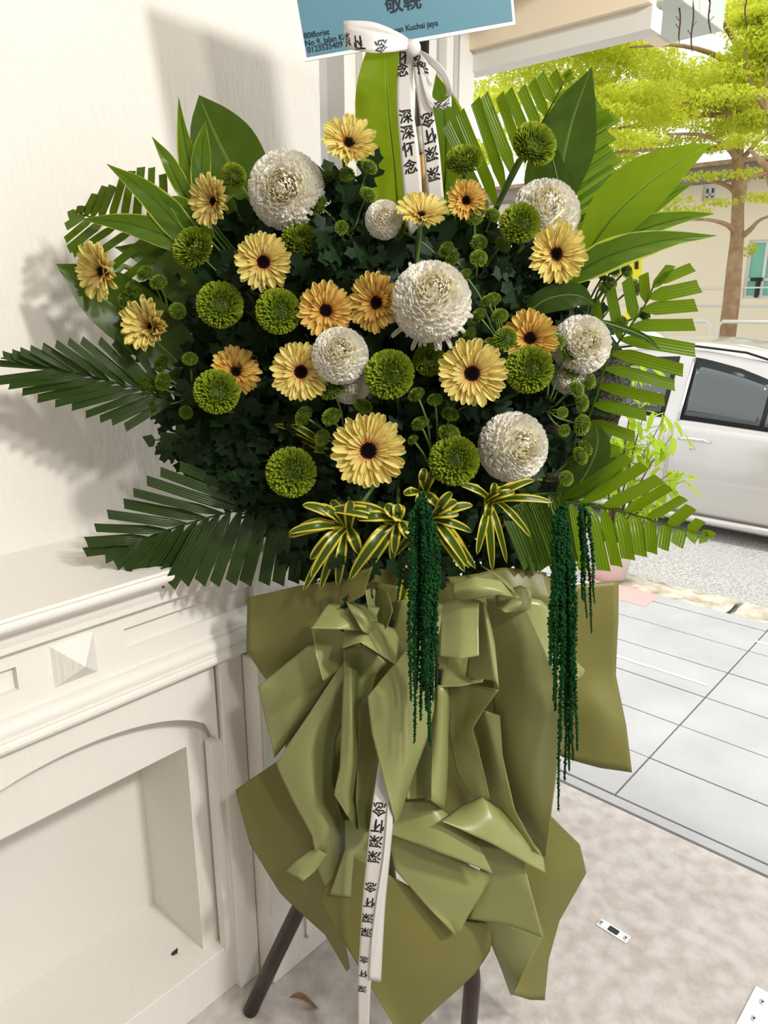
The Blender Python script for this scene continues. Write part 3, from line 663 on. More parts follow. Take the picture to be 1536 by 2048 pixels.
# ================= FLOWER STAND =================
CAMP = V(0, 0, CAMZ)
KC = P(800, 930, 1.30)                      # heart of the foam
stand = thing('easel_stand', 'dark brown wooden tripod easel under the olive paper holding the arrangement', 'stand', (.03, 1.30, 0))
apex = P(850, 1240, 1.28)
mb = MB(); lf0 = G(497, 2024); d_ = (P(606, 1800, 1.262)-lf0)
tube(mb, [lf0+V(.004, 0, .003), lf0+d_*.5, lf0+d_, apex+V(-.02, 0, -.02)], [.0165, .0165, .0165, .015], 12); mb.build('leg', M_legs, stand)
mb = MB(); rf = V(.165, 1.13, 0.003); tube(mb, [rf, P(945, 1960, 1.16), P(940, 1900, 1.17), apex+V(.02, -.01, 0)], [.0165, .0165, .0165, .015], 12); mb.build('leg', M_legs, stand)
mb = MB(); tube(mb, [V(.20, 1.62, 0.003), apex+V(0, .03, 0)], [.0165, .015], 12); mb.build('leg', M_legs, stand)
pole_top = P(846, 60, 1.40)
mb = MB(); tube(mb, [apex+V(0, .02, -.05), V(.06, 1.40, 1.25), pole_top], [.013, .012, .011], 10); mb.build('pole', M_dark, stand)
mb = MB(); tube(mb, [apex+V(-.0, 0, -.05), apex+V(0, 0, .05)], [.05, .05], 16); mb.build('hub', M_legs, stand)
# floral foam and its net
mb = MB(); c_ = KC+V(0, .05, 0)
def blobmesh(c, rx, ry, rz, nu=28, nv=18, amp=.01):
    vs = []; fs = []
    for j in range(nv+1):
        for i in range(nu):
            a = 2*PI*i/nu; b = PI*j/nv; d = V(math.sin(b)*math.cos(a), math.sin(b)*math.sin(a), math.cos(b))
            vs.append(c+V(d.x*rx, d.y*ry, d.z*rz)*(1+amp/.1*noise.noise(d*3)))
    for j in range(nv):
        for i in range(nu): fs.append((j*nu+i, (j+1)*nu+i, (j+1)*nu+(i+1) % nu, j*nu+(i+1) % nu))
    return vs, fs
v_, f_ = blobmesh(P(780, 860, 1.36), .17, .10, .20)
tag(wobj('floral_foam', v_, f_, M_foam), 'dark green floral foam hidden at the heart of the arrangement', 'foam')
netp = [[(352, 690, 1.33), (560, 560, 1.40), (800, 520, 1.43), (1010, 540, 1.41), (1200, 640, 1.35)],
        [(350, 820, 1.33), (560, 800, 1.42), (800, 800, 1.44), (1030, 800, 1.42), (1262, 745, 1.34)],
        [(372, 930, 1.33), (580, 940, 1.40), (800, 950, 1.42), (1020, 940, 1.40), (1215, 890, 1.34)],
        [(500, 1010, 1.33), (640, 1060, 1.36), (800, 1090, 1.36), (960, 1070, 1.36), (1130, 1010, 1.33)]]
g_ = gridmesh(sheet_fn(netp), 40, 26)
tag(wobj('black_net_wrap', g_[0], g_[1], M_net, None, g_[2], thick=.001), 'black net sheet with painted specks of light from behind, wrapped behind the flowers, showing at both edges', 'net')

# ---------------- flower head meshes (unit radius, facing +Z) ----------------
def petal_mesh(name, r0, r1, w, rise, m, tipround=.5, n=8, cup=.1, seed=0, droop=0):
    def fn(u, v):
        x = (u-.5)*2; prof = (.42+.58*min(1, v/.5)) * (1 if v < .78 else math.sqrt(max(0, 1-((v-.78)/.235)**2)))
        y = r0+(r1-r0)*v; z = rise*math.sin(v*1.7)-droop*v*v + cup*w*(x*x) - .03*w
        return V(x*w*.5*prof, y, z)
    vs, fs, uv = gridmesh(fn, 4, n)
    return mesh_from(name, vs, fs, m, uv)
GP = [petal_mesh('gerbera_petal', .18, 1.0, .215, .10, M_petal, seed=i, droop=.02*i, n=8, cup=.5) for i in range(3)]
GP2 = [petal_mesh('gerbera_petal_deep', .18, 1.0, .215, .10, M_petal2, seed=i, droop=.02*i, n=8, cup=.5) for i in range(3)]
GI = petal_mesh('gerbera_inner_petal', .15, .62, .12, .13, M_petal, n=5, cup=.4)
GI2 = petal_mesh('gerbera_inner_petal_deep', .15, .62, .12, .13, M_petal2, n=5, cup=.4)
def floret_mesh():
    mb = MB()
    for ring, (r0, r1, n, h) in enumerate(((.17, .33, 60, .15), (.19, .41, 70, .13), (.14, .27, 54, .15))):
        for i in range(n):
            a = 2*PI*(i+random.random()*.6)/n; r1_ = r1*random.uniform(.9, 1.1); d = V(math.cos(a), math.sin(a), 0); s = V(-d.y, d.x, 0)
            mb.add([d*r0+s*.012+V(0, 0, .03), d*r0-s*.012+V(0, 0, .03), d*r1_-s*.016+V(0, 0, h), d*r1_+s*.016+V(0, 0, h)], [(0, 1, 2, 3)], [(0, 0), (1, 0), (1, 1), (0, 1)])
    return mesh_from('florets', mb.v, mb.f, M_floret, mb.uv)
GF = floret_mesh()
def disk_mesh():
    vs = []; fs = []; mb = MB()
    for i in range(150):
        a = i*2.39996; r = .185*math.sqrt((i+.5)/150); c = V(r*math.cos(a), r*math.sin(a), .06+.05*r/.185)
        e = .017; mb.add([c+V(e, 0, 0), c+V(0, e, 0), c+V(-e, 0, 0), c+V(0, -e, 0), c+V(0, 0, .035)], [(0, 1, 4), (1, 2, 4), (2, 3, 4), (3, 0, 4)])
    n = 20
    vs = [V(.2*math.cos(2*PI*i/n), .2*math.sin(2*PI*i/n), .05) for i in range(n)]; mb.add(vs, [tuple(range(n))])
    return mesh_from('disk', mb.v, mb.f, M_disk, None, False)
GD = disk_mesh()
def calyx_mesh():
    prof = [(.03, -.42), (.05, -.30), (.16, -.24), (.25, -.12), (.27, -.02), (.2, 0.02)]; n = 16; vs = []; fs = []
    for r, z in prof: vs += [V(r*math.cos(2*PI*i/n), r*math.sin(2*PI*i/n), z) for i in range(n)]
    for j in range(len(prof)-1):
        for i in range(n): fs.append((j*n+i, j*n+(i+1) % n, (j+1)*n+(i+1) % n, (j+1)*n+i))
    return mesh_from('calyx', vs, fs, M_calyx)
GC = calyx_mesh()
def facing(px, py, Y, tx, ty, roll=None):
    """normal leaning (tx right, ty up) away from the line of sight"""
    p = P(px, py, Y); f = (CAMP-p).normalized(); r = f.cross(V(0, 0, 1)).normalized()*-1; r = V(0, 0, 1).cross(f).normalized(); u = f.cross(r).normalized()
    nz = math.sqrt(max(.02, 1-tx*tx-ty*ty)); n = (f*nz+r*tx+u*ty).normalized()
    q = n.to_track_quat('Z', 'Y'); return p, q @ Quaternion((0, 0, 1), random.uniform(0, 6.28) if roll is None else roll), n
def pxr(p, rpx):  # pixel radius -> metres at p
    return rpx*(p-CAMP).dot(V(0, cP, -sP))/F_
STEM_END = KC+V(0, .04, .02)
def stem(parent, p, n, r, target=None, m=None, bend=.10):
    tgt = target or STEM_END; e = p.lerp(tgt, .9)
    pts = [tuple(p-n*.004), tuple(p-n*bend*.5), tuple((p-n*bend).lerp(tgt, .4)), tuple(e)]
    pp = [V(*cr(pts, k/9)) for k in range(10)]
    mb = MB(); tube(mb, pp, r, 7); return mb.build('stem', m or M_gstem, parent)
def D(px, py):
    return min(1.275, 1.135 + .16*((px-770)/470)**2 + .09*((py-760)/400)**2)
def gerbera(px, py, rpx, tx, ty, label, dY=0, deep=False, cup=.0, n=26, K=34):
    p, q, nn = facing(px, py, D(px, py)+dY, tx, ty); R = pxr(p, rpx)
    t = thing('gerbera', label, 'flower', p, q, 'pale yellow gerbera daisies'); 
    A, B = (GP2, GI2) if deep else (GP, GI)
    n = n+8
    for i in range(n):
        a = 2*PI*i/n+random.gauss(0, .03); el = random.gauss(.05+cup, .06)+(i % 2)*.10
        rq = Quaternion((0, 0, 1), a) @ Quaternion((1, 0, 0), el) @ Quaternion((0, 1, 0), random.gauss(0, .12))
        s = R*random.uniform(.90, 1.02); link('petal', A[i % 3], t, V(0, 0, -.02*R*(i % 2)), rq, (s, s, s))
    mbx = []
    for i in range(22):
        a = 2*PI*(i+.5)/22+random.gauss(0, .04); el = random.gauss(.22+cup, .05)
        s = R*random.uniform(.82, 1.12); link('inner_petal', B, t, V(0, 0, 0), Quaternion((0, 0, 1), a) @ Quaternion((1, 0, 0), el), (s, s, s))
    tag(link('florets', GF, t, scale=R), kind='stuff'); link('disk', GD, t, V(0, 0, .015*R), scale=R*1.12); link('calyx', GC, t, scale=R)
    stem(t, p-nn*R*.35, nn, .0042)
    return t
GL = [(697, 290, 60, .08, .60, 'topmost yellow gerbera, tilted up, above the small green button poms', -.02, 0, .15, 26),
 (432, 403, 56, -.68, .05, 'gerbera turned left beside the big white chrysanthemum, upper left', 0, 0, .25, 26),
 (210, 543, 64, -.80, .0, 'leftmost gerbera, seen nearly edge on over a dark broad leaf', -.02, 0, .2, 26),
 (527, 524, 60, .0, .0, 'flat open gerbera between the white globe and two green chrysanthemums, left', 0, 0, 0, 26),
 (306, 655, 68, -.52, .15, 'deep cupped gerbera facing left, lower of the two at the far left', 0, 0, .50, 26),
 (652, 622, 60, -.05, .12, 'gerbera with large dark centre half hidden behind the cream chrysanthemum', .02, 1, .05, 26),
 (757, 606, 64, -.52, .02, 'narrow turned gerbera touching the left of the ragged white chrysanthemum', .02, 1, .10, 24),
 (842, 436, 58, .08, .82, 'gerbera lying open upwards in front of the hanging white ribbons', .0, 0, .20, 26),
 (931, 402, 44, .25, .20, 'small gerbera right of the ribbons with a green pom over its centre', .03, 1, .12, 24),
 (1110, 509, 66, .34, .10, 'large gerbera in front of the white globe at upper right', .0, 0, .12, 26),
 (602, 744, 63, .0, .05, 'open gerbera below left of the cream chrysanthemum', -.01, 0, 0, 26),
 (1060, 678, 60, .0, .22, 'gerbera half covered by a green chrysanthemum on the right side', .015, 1, .08, 26),
 (944, 747, 72, .02, .05, 'big open gerbera right of centre below the ragged white chrysanthemum', -.01, 0, 0, 26),
 (737, 901, 78, .02, -.02, 'largest gerbera, lowest in the middle above the striped leaves', -.02, 0, 0, 28),
 (470, 745, 54, .22, .32, 'orange yellow gerbera behind a green chrysanthemum at lower left', .02, 1, .12, 24)]
for (px, py, r, tx, ty, lab, dy, dp, cup, n) in GL: gerbera(px, py, r, tx, ty, lab, dy, bool(dp), cup, n)

# globe chrysanthemums
def ball_mesh(name, n, m, L_, w, th_max, prof, curl, mc=None, th_split=0, jit=.06, seg=4):
    """petals rooted on a surface of revolution given by prof(th)->(r,z), curling towards the top"""
    mb = MB(); rnd = random.Random(hash(name) % 1000)
    g = 2.39996
    for i in range(n):
        f = (i+.5)/n; th = th_max*math.sqrt(f) if th_max < 2 else math.acos(1-f*(1-math.cos(th_max)))
        a = i*g + rnd.gauss(0, .05); th += rnd.gauss(0, jit*.6)
        r, z = prof(th); d = V(math.cos(a), math.sin(a), 0); out = (d*math.sin(th)+V(0, 0, math.cos(th))).normalized()
        base = d*r*.62+V(0, 0, z*.62); up = (V(0, 0, 1)-out*out.z); 
        if up.length < .1: up = d*-1
        up.normalize(); side = out.cross(up).normalized()
        lf = L_*rnd.uniform(.85, 1.12); ww = w*rnd.uniform(.8, 1.15); c = curl*rnd.uniform(.6, 1.3); tw = rnd.gauss(0, .25)
        sd = (side*math.cos(tw)+up*math.sin(tw)); vs = []; uv = []
        surf = d*r+V(0, 0, z)
        for k in range(seg+1):
            s = k/seg; ang = c*s
            pos = base.lerp(surf, min(1, s*1.15))+out*(lf*.35*math.sin(min(1.2, s*1.2)))+up*(lf*c*.45*s*s) - out*(lf*.35*max(0, s-.7)*c)
            wk = ww*(.55+.9*s-.75*s*s) if s < 1 else ww*.30
            for x in (-1, 0, 1): vs.append(pos+sd*(x*wk*.5)+out*(abs(x)*ww*.22)); uv.append(((x+1)/2, s))
        fs = []
        for k in range(seg):
            for x in range(2): fs.append((k*3+x, k*3+x+1, k*3+x+4, k*3+x+3))
        mb.add(vs, fs, uv)
    return mesh_from(name, mb.v, mb.f, m, mb.uv)
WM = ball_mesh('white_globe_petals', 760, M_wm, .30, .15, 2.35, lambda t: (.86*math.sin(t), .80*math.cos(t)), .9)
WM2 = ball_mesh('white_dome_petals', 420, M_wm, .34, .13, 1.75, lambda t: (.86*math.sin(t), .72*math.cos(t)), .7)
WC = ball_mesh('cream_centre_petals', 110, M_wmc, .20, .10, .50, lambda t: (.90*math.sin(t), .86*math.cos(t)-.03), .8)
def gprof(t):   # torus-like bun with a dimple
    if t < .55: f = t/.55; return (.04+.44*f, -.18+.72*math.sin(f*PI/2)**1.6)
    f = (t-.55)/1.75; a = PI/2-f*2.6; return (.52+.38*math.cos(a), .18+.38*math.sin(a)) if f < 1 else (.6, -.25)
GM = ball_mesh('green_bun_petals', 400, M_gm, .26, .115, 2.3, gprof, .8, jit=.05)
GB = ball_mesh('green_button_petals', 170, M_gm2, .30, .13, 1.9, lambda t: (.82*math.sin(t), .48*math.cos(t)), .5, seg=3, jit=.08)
def core_mesh(name, rx, rz, z0, m):
    v, f = blobmesh(V(0, 0, z0), rx, rx, rz, 16, 10, 0); return mesh_from(name, v, f, m)
CW = core_mesh('white_core', .72, .66, -.02, M_wmc); CG = core_mesh('green_core', .62, .27, -.10, M_gm); CB = core_mesh('button_core', .62, .34, 0, M_gm2)
for m_ in (CW, CG, CB):
    ul = m_.uv_layers.new(name='UVMap'); ul.data.foreach_set('uv', np.tile([.5, .9 if m_ is CW else .10], len(m_.loops)).astype(np.float32))
def mum(px, py, rpx, tx, ty, label, kind='white', dY=0, sx=1, sz=1, extra=0):
    p, q, nn = facing(px, py, D(px, py)+dY, tx, ty, roll=random.uniform(0, 6.28) if sx == 1 else 0); R = pxr(p, rpx)
    if kind == 'white':
        t = thing('white_chrysanthemum', label, 'flower', p, q, 'white globe chrysanthemums')
        tag(link('petals', WM, t, scale=(R*sx, R, R*sz)), kind='stuff'); tag(link('centre_petals', WC, t, scale=(R*sx, R, R*sz)), kind='stuff'); link('core', CW, t, scale=(R*sx, R, R*sz))
        if extra:
            for ring in range(3):
                for i in range(16):
                    a = 2*PI*(i+random.random())/16; s = R*random.uniform(.9, 1.15)*extra
                    link('outer_petal', WP, t, V(0, 0, (-.12-.14*ring)*R), Quaternion((0, 0, 1), a) @ Quaternion((1, 0, 0), random.gauss(-.05-.28*ring, .12)) @ Quaternion((0, 1, 0), random.gauss(0, .3)), s)
    else:
        t = thing('green_chrysanthemum', label, 'flower', p, q, 'green bun chrysanthemums')
        tag(link('petals', GM, t, scale=(R*sx, R, R*sz)), kind='stuff'); link('core', CG, t, scale=(R*sx, R, R*sz))
    link('calyx', GC, t, V(0, 0, -.35*R), scale=R*.9)
    stem(t, p-nn*R*.6, nn, .004); return t
WP = petal_mesh('white_outer_petal', .55, 1.22, .13, .12, M_wm, cup=.9, n=6)
mum(574, 382, 80, -.15, .15, 'big round white chrysanthemum at upper left beside the broad dark leaf', 'white', .03)
mum(1088, 432, 74, .05, .55, 'white chrysanthemum at upper right behind a gerbera and a green bun', 'white', .05)
mum(768, 440, 40, .1, .3, 'small half hidden white chrysanthemum left of the ribbons', 'white', .02)
mum(862, 604, 84, .12, .42, 'ragged white chrysanthemum with loose outer petals in the centre', 'white', -.01, extra=.80)
mum(680, 712, 60, -.02, .35, 'cream white chrysanthemum left of centre between three gerberas', 'white', .0)
mum(700, 765, 46, .2, -.5, 'shaded lower white bloom tucked beneath the cream chrysanthemum', 'white', .035)
mum(1162, 690, 62, .35, .20, 'white chrysanthemum at the right edge under the palm leaflets', 'white', .0)
mum(1138, 752, 40, -.2, -.6, 'loose white petals showing under the right edge chrysanthemum', 'white', .03, extra=.8)
mum(1025, 894, 74, .45, .0, 'white chrysanthemum lowest on the right with its cream centre turned right', 'white', -.01)
GMS = [(440, 612, 48, .0, .25, 'green chrysanthemum left, beside the cupped gerbera', 0), (557, 625, 47, .0, .25, 'green chrysanthemum right under the flat open gerbera', 0),
 (780, 752, 52, -.15, .30, 'bright green chrysanthemum in the middle below the ragged white one', -.01), (583, 945, 52, -.05, .05, 'green chrysanthemum at lower left above the striped leaves', -.02),
 (908, 923, 52, .02, .15, 'green chrysanthemum below centre touching the lowest white one', -.01), (1058, 742, 50, .0, .30, 'green chrysanthemum on the right covering a gerbera', -.02),
 (1040, 450, 42, -.05, .5, 'green chrysanthemum left of the upper right gerbera', -.02), (433, 786, 47, .05, .30, 'green chrysanthemum in front of the orange gerbera', -.045),
 (390, 500, 44, -.55, .5, 'dark green chrysanthemum seen from the side at upper left', 0), (1065, 294, 47, .45, .55, 'highest green chrysanthemum against the dark broad leaf on the right', 0),
 (928, 326, 38, -.05, .85, 'green chrysanthemum seen from the side right of the ribbons', .03), (600, 482, 38, .1, .6, 'shaded green chrysanthemum under the big white globe', .06),
 (858, 722, 34, .1, .3, 'shaded green chrysanthemum between the centre bun and big gerbera', .06), (467, 353, 26, .3, .5, 'small green chrysanthemum above the left facing gerbera', .05)]
for (px, py, r, tx, ty, lab, dy) in GMS: mum(px, py, r, tx, ty, lab, 'green', dy)

# sprays of green buttons
def spray(joint, heads, label, dY=0, leaves=3):
    jx, jy = joint; pj = P(jx, jy, D(jx, jy)+.06+dY)
    t = thing('button_pom_spray', label, 'flower spray', pj, None, 'sprays of small green button chrysanthemums')
    mb = MB(); e = pj.lerp(STEM_END, .85); tube(mb, [pj, pj.lerp(e, .5)+V(0, .01, -.01), e], .0032, 6); mb.build('stem', M_gstem, t)
    for h in heads:
        px, py, r = h[:3]; tx, ty = (h[3], h[4]) if len(h) > 3 else (((px-jx)/90), max(-.6, min(.75, (jy-py)/130+.1)))
        l = math.hypot(tx, ty); 
        if l > .85: tx, ty = tx*.85/l, ty*.85/l
        p, q, nn = facing(px, py, D(px, py)+dY+random.uniform(-.01, .01), tx, ty); R = pxr(p, r*1.12)
        hd = link('flower_head', GB, t, p-pj, q, R)
        link('core', CB, hd)
        q0 = p-nn*R*.3; pts = [tuple(q0), tuple(q0-nn*.015+(pj-q0)*.2), tuple(q0.lerp(pj, .6)-V(0, 0, .004)), tuple(pj)]
        mb = MB(); tube(mb, [V(*cr(pts, k/6)) for k in range(7)], .0018, 5); mb.build('pedicel', M_gstem, t)
    return t
SPR = [((345, 640), [(290, 547, 18), (317, 565, 18), (265, 576, 17), (250, 600, 18), (270, 592, 19), (355, 622, 17), (243, 650, 17)], 'button pom spray at the far left between two gerberas'),
 ((385, 790), [(325, 725, 18), (380, 718, 16), (326, 763, 19), (299, 777, 18), (305, 815, 16), (372, 825, 14), (290, 770, 16)], 'button pom spray at lower left above the palm frond'),
 ((700, 470), [(655, 354, 18), (692, 350, 18), (738, 335, 18), (736, 390, 18), (637, 411, 22), (683, 455, 14)], 'button pom spray standing under the topmost gerbera'),
 ((950, 560), [(950, 415, 18), (948, 437, 18), (985, 431, 18), (957, 485, 18), (957, 517, 18), (1005, 490, 18), (893, 500, 18), (905, 517, 16), (800, 460, 20)], 'tall button pom spray right of the ribbons under the small gerbera'),
 ((1010, 700), [(985, 600, 18), (957, 632, 18), (1000, 632, 17), (975, 602, 15), (930, 552, 16), (1010, 678, 24), (940, 672, 18), (980, 690, 15)], 'button pom spray right of the ragged white chrysanthemum'),
 ((1090, 820), [(1110, 683, 20), (1135, 710, 18), (1144, 742, 20), (1175, 760, 20), (1153, 779, 18), (1163, 805, 19), (1163, 850, 22), (1128, 861, 13), (1125, 825, 12)], 'string of button poms running down the right edge'),
 ((1150, 690), [(1226, 541, 16), (1252, 543, 16), (1209, 578, 16), (1269, 575, 18), (1222, 566, 14), (1288, 629, 16), (1243, 647, 16), (1205, 555, 10)], 'dark button pom spray among the palm leaflets at the right'),
 ((1085, 960), [(1160, 912, 19), (1170, 896, 18), (1132, 957, 16), (1185, 890, 10)], 'two joined button poms low on the right'),
 ((700, 900), [(665, 780, 27), (726, 813, 20), (608, 833, 22), (663, 834, 21), (645, 876, 18), (640, 895, 12)], 'button pom spray below the cream chrysanthemum'),
 ((880, 960), [(833, 790, 18), (840, 848, 19), (900, 829, 18), (898, 867, 23), (870, 800, 16), (826, 880, 12)], 'button pom spray below centre between two large gerberas')]
for j, hd, lab in SPR: spray(j, hd, lab, dY=(.035 if 'tall' in lab or 'standing' in lab else -.005 if 'string' in lab else .01))

# ---------------- fronds and broad leaves ----------------
def strip_fn(pts, wfun, nrm, keel=.12, nu=2, nv=8, cut=0.0, wavy=0):
    """leaf strip along world pts; width wfun(v) metres (left, right); returns vs, fs, uv"""
    pp = [V(*cr([tuple(p) for p in pts], k/nv)) for k in range(nv+1)]
    vs = []; uv = []; fs = []
    for k, p in enumerate(pp):
        d = (pp[min(k+1, nv)]-pp[max(k-1, 0)]).normalized(); s = d.cross(nrm).normalized(); n2 = s.cross(d).normalized(); v = k/nv; wl, wr = wfun(v)
        for i in range(nu+1):
            x = i/nu*2-1; ww = wl if x < 0 else wr
            sh = d*(cut*x) if k == nv else V(0, 0, 0)
            vs.append(p + s*(x*ww) + n2*(keel*abs(x)*ww + wavy*ww*math.sin(v*11+i)*abs(x)) + sh); uv.append((i/nu, v))
    for k in range(nv):
        for i in range(nu): a = k*(nu+1)+i; fs.append((a, a+1, a+nu+2, a+nu+1))
    return vs, fs, uv
def toward(p): return (CAMP-p).normalized()
def frond(label, rach, sides, m, dn=(0, 0, 0), thick=.0026):
    rw = [P(*q) for q in rach]; base = rw[-1]
    t = thing('palm_frond', label, 'palm leaf', base, None, 'trimmed palm fronds')
    k = 14; pp = [V(*cr([tuple(p) for p in rw], i/k)) for i in range(k+1)]
    mb = MB(); tube(mb, pp, [lerp(.0012, thick, i/k) for i in range(k+1)], 6); mb.build('rachis', m, t)
    for sd in sides:
        n = sd['n']; sgn = sd.get('cut', .3)
        for i in range(n):
            f = i/(n-1) if n > 1 else 0
            tb = lerp(sd['t'][0], sd['t'][1], f); b = V(*cr([tuple(p) for p in rw], tb)); tp = cr(sd['tips'], f)
            if not sd.get('exact'): tp = tp + np.array([random.gauss(0, 2), random.gauss(0, 2), random.gauss(0, .004)])
            tip = P(*tp); ln = (tip-b).length; nr = (toward(b)+V(*dn)+V(random.gauss(0, .25), 0, random.gauss(0, .25))).normalized()
            rd = (rw[0]-base).normalized()
            mid = b.lerp(tip, .45) + rd*(.025*ln)*sd.get('arch', 1) + toward(b)*random.uniform(.0, .05)*ln
            W = 1.22*sd['w']*random.uniform(.88, 1.1)*b.y/F_/2
            vs, fs, uv = strip_fn([b, b.lerp(mid, .5)+rd*.01*ln, mid, tip], lambda v: (W*(.22+.78*min(1, (v/.38)**.8))*(1-.12*v),)*2, nr, .28, 2, 8, cut=sgn*W)
            wobj('leaflet', vs, fs, m, t, uv)
    return t
def broad(label, mid, wl, wr, m, nrm=(0, 0, 0), name='broad_leaf', group=None, keel=.12, wavy=.05, nv=18, stemto=True, cat='leaf'):
    """mid: px control points base->tip; wl, wr: half widths in px along"""
    mw = [P(*q) for q in mid]; t = thing(name, label, cat, mw[0], None, group)
    yv = sum(q.y for q in mw)/len(mw)
    def wf(v): return (max(0, float(cr([(x,) for x in wl], v)[0]))*yv/F_, max(0, float(cr([(x,) for x in wr], v)[0]))*yv/F_)
    nn = (toward(mw[0])+V(*nrm)).normalized()
    vs, fs, uv = strip_fn(mw, wf, nn, keel, 6, nv, wavy=wavy); wobj('blade', vs, fs, m, t, uv)
    pp = [V(*cr([tuple(p) for p in mw], i/10)) for i in range(10)]
    if stemto: pp = [mw[0].lerp(STEM_END, .7)]+pp
    mb = MB(); tube(mb, pp, [.0024*(1-.09*i) for i in range(len(pp))], 6); mb.build('midrib', M_gstem if m is M_dleaf else m, t)
    return t
# fronds
frond('palm frond at upper left fanned out behind two gerberas', [(152, 424, 1.29), (200, 440, 1.29), (290, 462, 1.29), (400, 500, 1.33)],
 [dict(t=(.06, .80), n=9, tips=[(162, 412, 1.28), (205, 375, 1.27), (232, 370, 1.27), (262, 342, 1.28), (292, 335, 1.29), (325, 345, 1.30)], w=13, arch=.5),
  dict(t=(.02, .85), n=8, tips=[(137, 432, 1.28), (132, 460, 1.27), (133, 490, 1.27), (138, 508, 1.27), (160, 520, 1.27), (200, 545, 1.28), (250, 560, 1.29)], w=12, arch=.6, cut=-.3)], M_palm)
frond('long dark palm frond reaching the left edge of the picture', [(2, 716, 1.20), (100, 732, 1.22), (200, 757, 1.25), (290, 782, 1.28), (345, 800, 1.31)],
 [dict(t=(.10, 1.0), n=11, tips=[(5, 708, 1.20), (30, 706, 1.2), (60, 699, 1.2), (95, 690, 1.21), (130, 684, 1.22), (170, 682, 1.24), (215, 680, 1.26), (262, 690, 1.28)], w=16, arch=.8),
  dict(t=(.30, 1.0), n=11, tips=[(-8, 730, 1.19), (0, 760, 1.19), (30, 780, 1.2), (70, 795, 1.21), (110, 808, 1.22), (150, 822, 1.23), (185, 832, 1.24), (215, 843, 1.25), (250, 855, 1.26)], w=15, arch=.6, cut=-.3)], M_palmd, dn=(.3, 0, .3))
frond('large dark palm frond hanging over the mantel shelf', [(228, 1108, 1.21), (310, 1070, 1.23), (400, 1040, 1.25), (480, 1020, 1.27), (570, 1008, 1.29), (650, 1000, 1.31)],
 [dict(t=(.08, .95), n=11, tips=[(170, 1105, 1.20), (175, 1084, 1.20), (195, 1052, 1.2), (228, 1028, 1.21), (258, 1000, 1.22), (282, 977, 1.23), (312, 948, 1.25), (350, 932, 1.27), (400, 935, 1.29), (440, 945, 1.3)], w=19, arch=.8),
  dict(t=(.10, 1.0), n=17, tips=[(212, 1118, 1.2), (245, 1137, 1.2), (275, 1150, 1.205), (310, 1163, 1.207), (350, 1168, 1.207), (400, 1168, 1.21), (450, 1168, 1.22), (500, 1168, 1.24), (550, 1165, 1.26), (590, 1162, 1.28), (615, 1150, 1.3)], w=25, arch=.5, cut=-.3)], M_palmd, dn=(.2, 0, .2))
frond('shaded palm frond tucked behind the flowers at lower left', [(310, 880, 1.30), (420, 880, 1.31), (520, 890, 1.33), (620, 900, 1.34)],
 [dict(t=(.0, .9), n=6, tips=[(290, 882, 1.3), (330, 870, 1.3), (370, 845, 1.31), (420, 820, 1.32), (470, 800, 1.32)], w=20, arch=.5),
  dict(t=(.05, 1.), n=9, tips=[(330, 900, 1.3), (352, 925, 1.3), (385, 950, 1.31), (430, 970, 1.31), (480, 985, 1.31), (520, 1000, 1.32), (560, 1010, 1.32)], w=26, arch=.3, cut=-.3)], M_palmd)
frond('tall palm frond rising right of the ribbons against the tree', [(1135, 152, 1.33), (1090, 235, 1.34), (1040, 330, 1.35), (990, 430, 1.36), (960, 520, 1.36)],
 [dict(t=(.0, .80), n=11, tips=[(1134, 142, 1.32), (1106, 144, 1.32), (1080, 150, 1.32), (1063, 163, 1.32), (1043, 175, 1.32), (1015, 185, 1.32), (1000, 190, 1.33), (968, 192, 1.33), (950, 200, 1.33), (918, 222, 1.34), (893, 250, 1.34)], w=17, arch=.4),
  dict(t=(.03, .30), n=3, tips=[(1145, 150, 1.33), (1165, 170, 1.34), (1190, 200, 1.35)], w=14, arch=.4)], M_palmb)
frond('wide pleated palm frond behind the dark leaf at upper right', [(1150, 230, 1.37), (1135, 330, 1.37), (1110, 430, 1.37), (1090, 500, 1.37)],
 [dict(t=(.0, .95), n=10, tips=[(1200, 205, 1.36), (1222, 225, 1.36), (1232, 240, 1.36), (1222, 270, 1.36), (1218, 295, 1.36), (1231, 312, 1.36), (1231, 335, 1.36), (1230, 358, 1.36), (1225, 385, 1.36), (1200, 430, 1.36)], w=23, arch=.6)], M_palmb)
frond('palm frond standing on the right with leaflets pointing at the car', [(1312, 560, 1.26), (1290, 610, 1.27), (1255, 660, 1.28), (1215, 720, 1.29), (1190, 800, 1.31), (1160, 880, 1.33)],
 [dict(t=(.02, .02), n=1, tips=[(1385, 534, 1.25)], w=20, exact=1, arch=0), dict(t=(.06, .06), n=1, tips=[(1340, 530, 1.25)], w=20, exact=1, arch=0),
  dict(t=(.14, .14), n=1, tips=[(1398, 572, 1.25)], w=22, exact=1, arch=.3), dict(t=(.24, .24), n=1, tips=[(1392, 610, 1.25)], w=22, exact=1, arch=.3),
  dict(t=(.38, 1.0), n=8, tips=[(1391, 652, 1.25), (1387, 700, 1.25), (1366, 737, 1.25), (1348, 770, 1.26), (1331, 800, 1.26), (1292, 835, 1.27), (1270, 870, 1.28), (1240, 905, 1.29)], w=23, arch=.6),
  dict(t=(.18, .62), n=4, tips=[(1290, 545, 1.26), (1252, 560, 1.27), (1222, 580, 1.28), (1190, 600, 1.3)], w=20, arch=.2)], M_palmb)
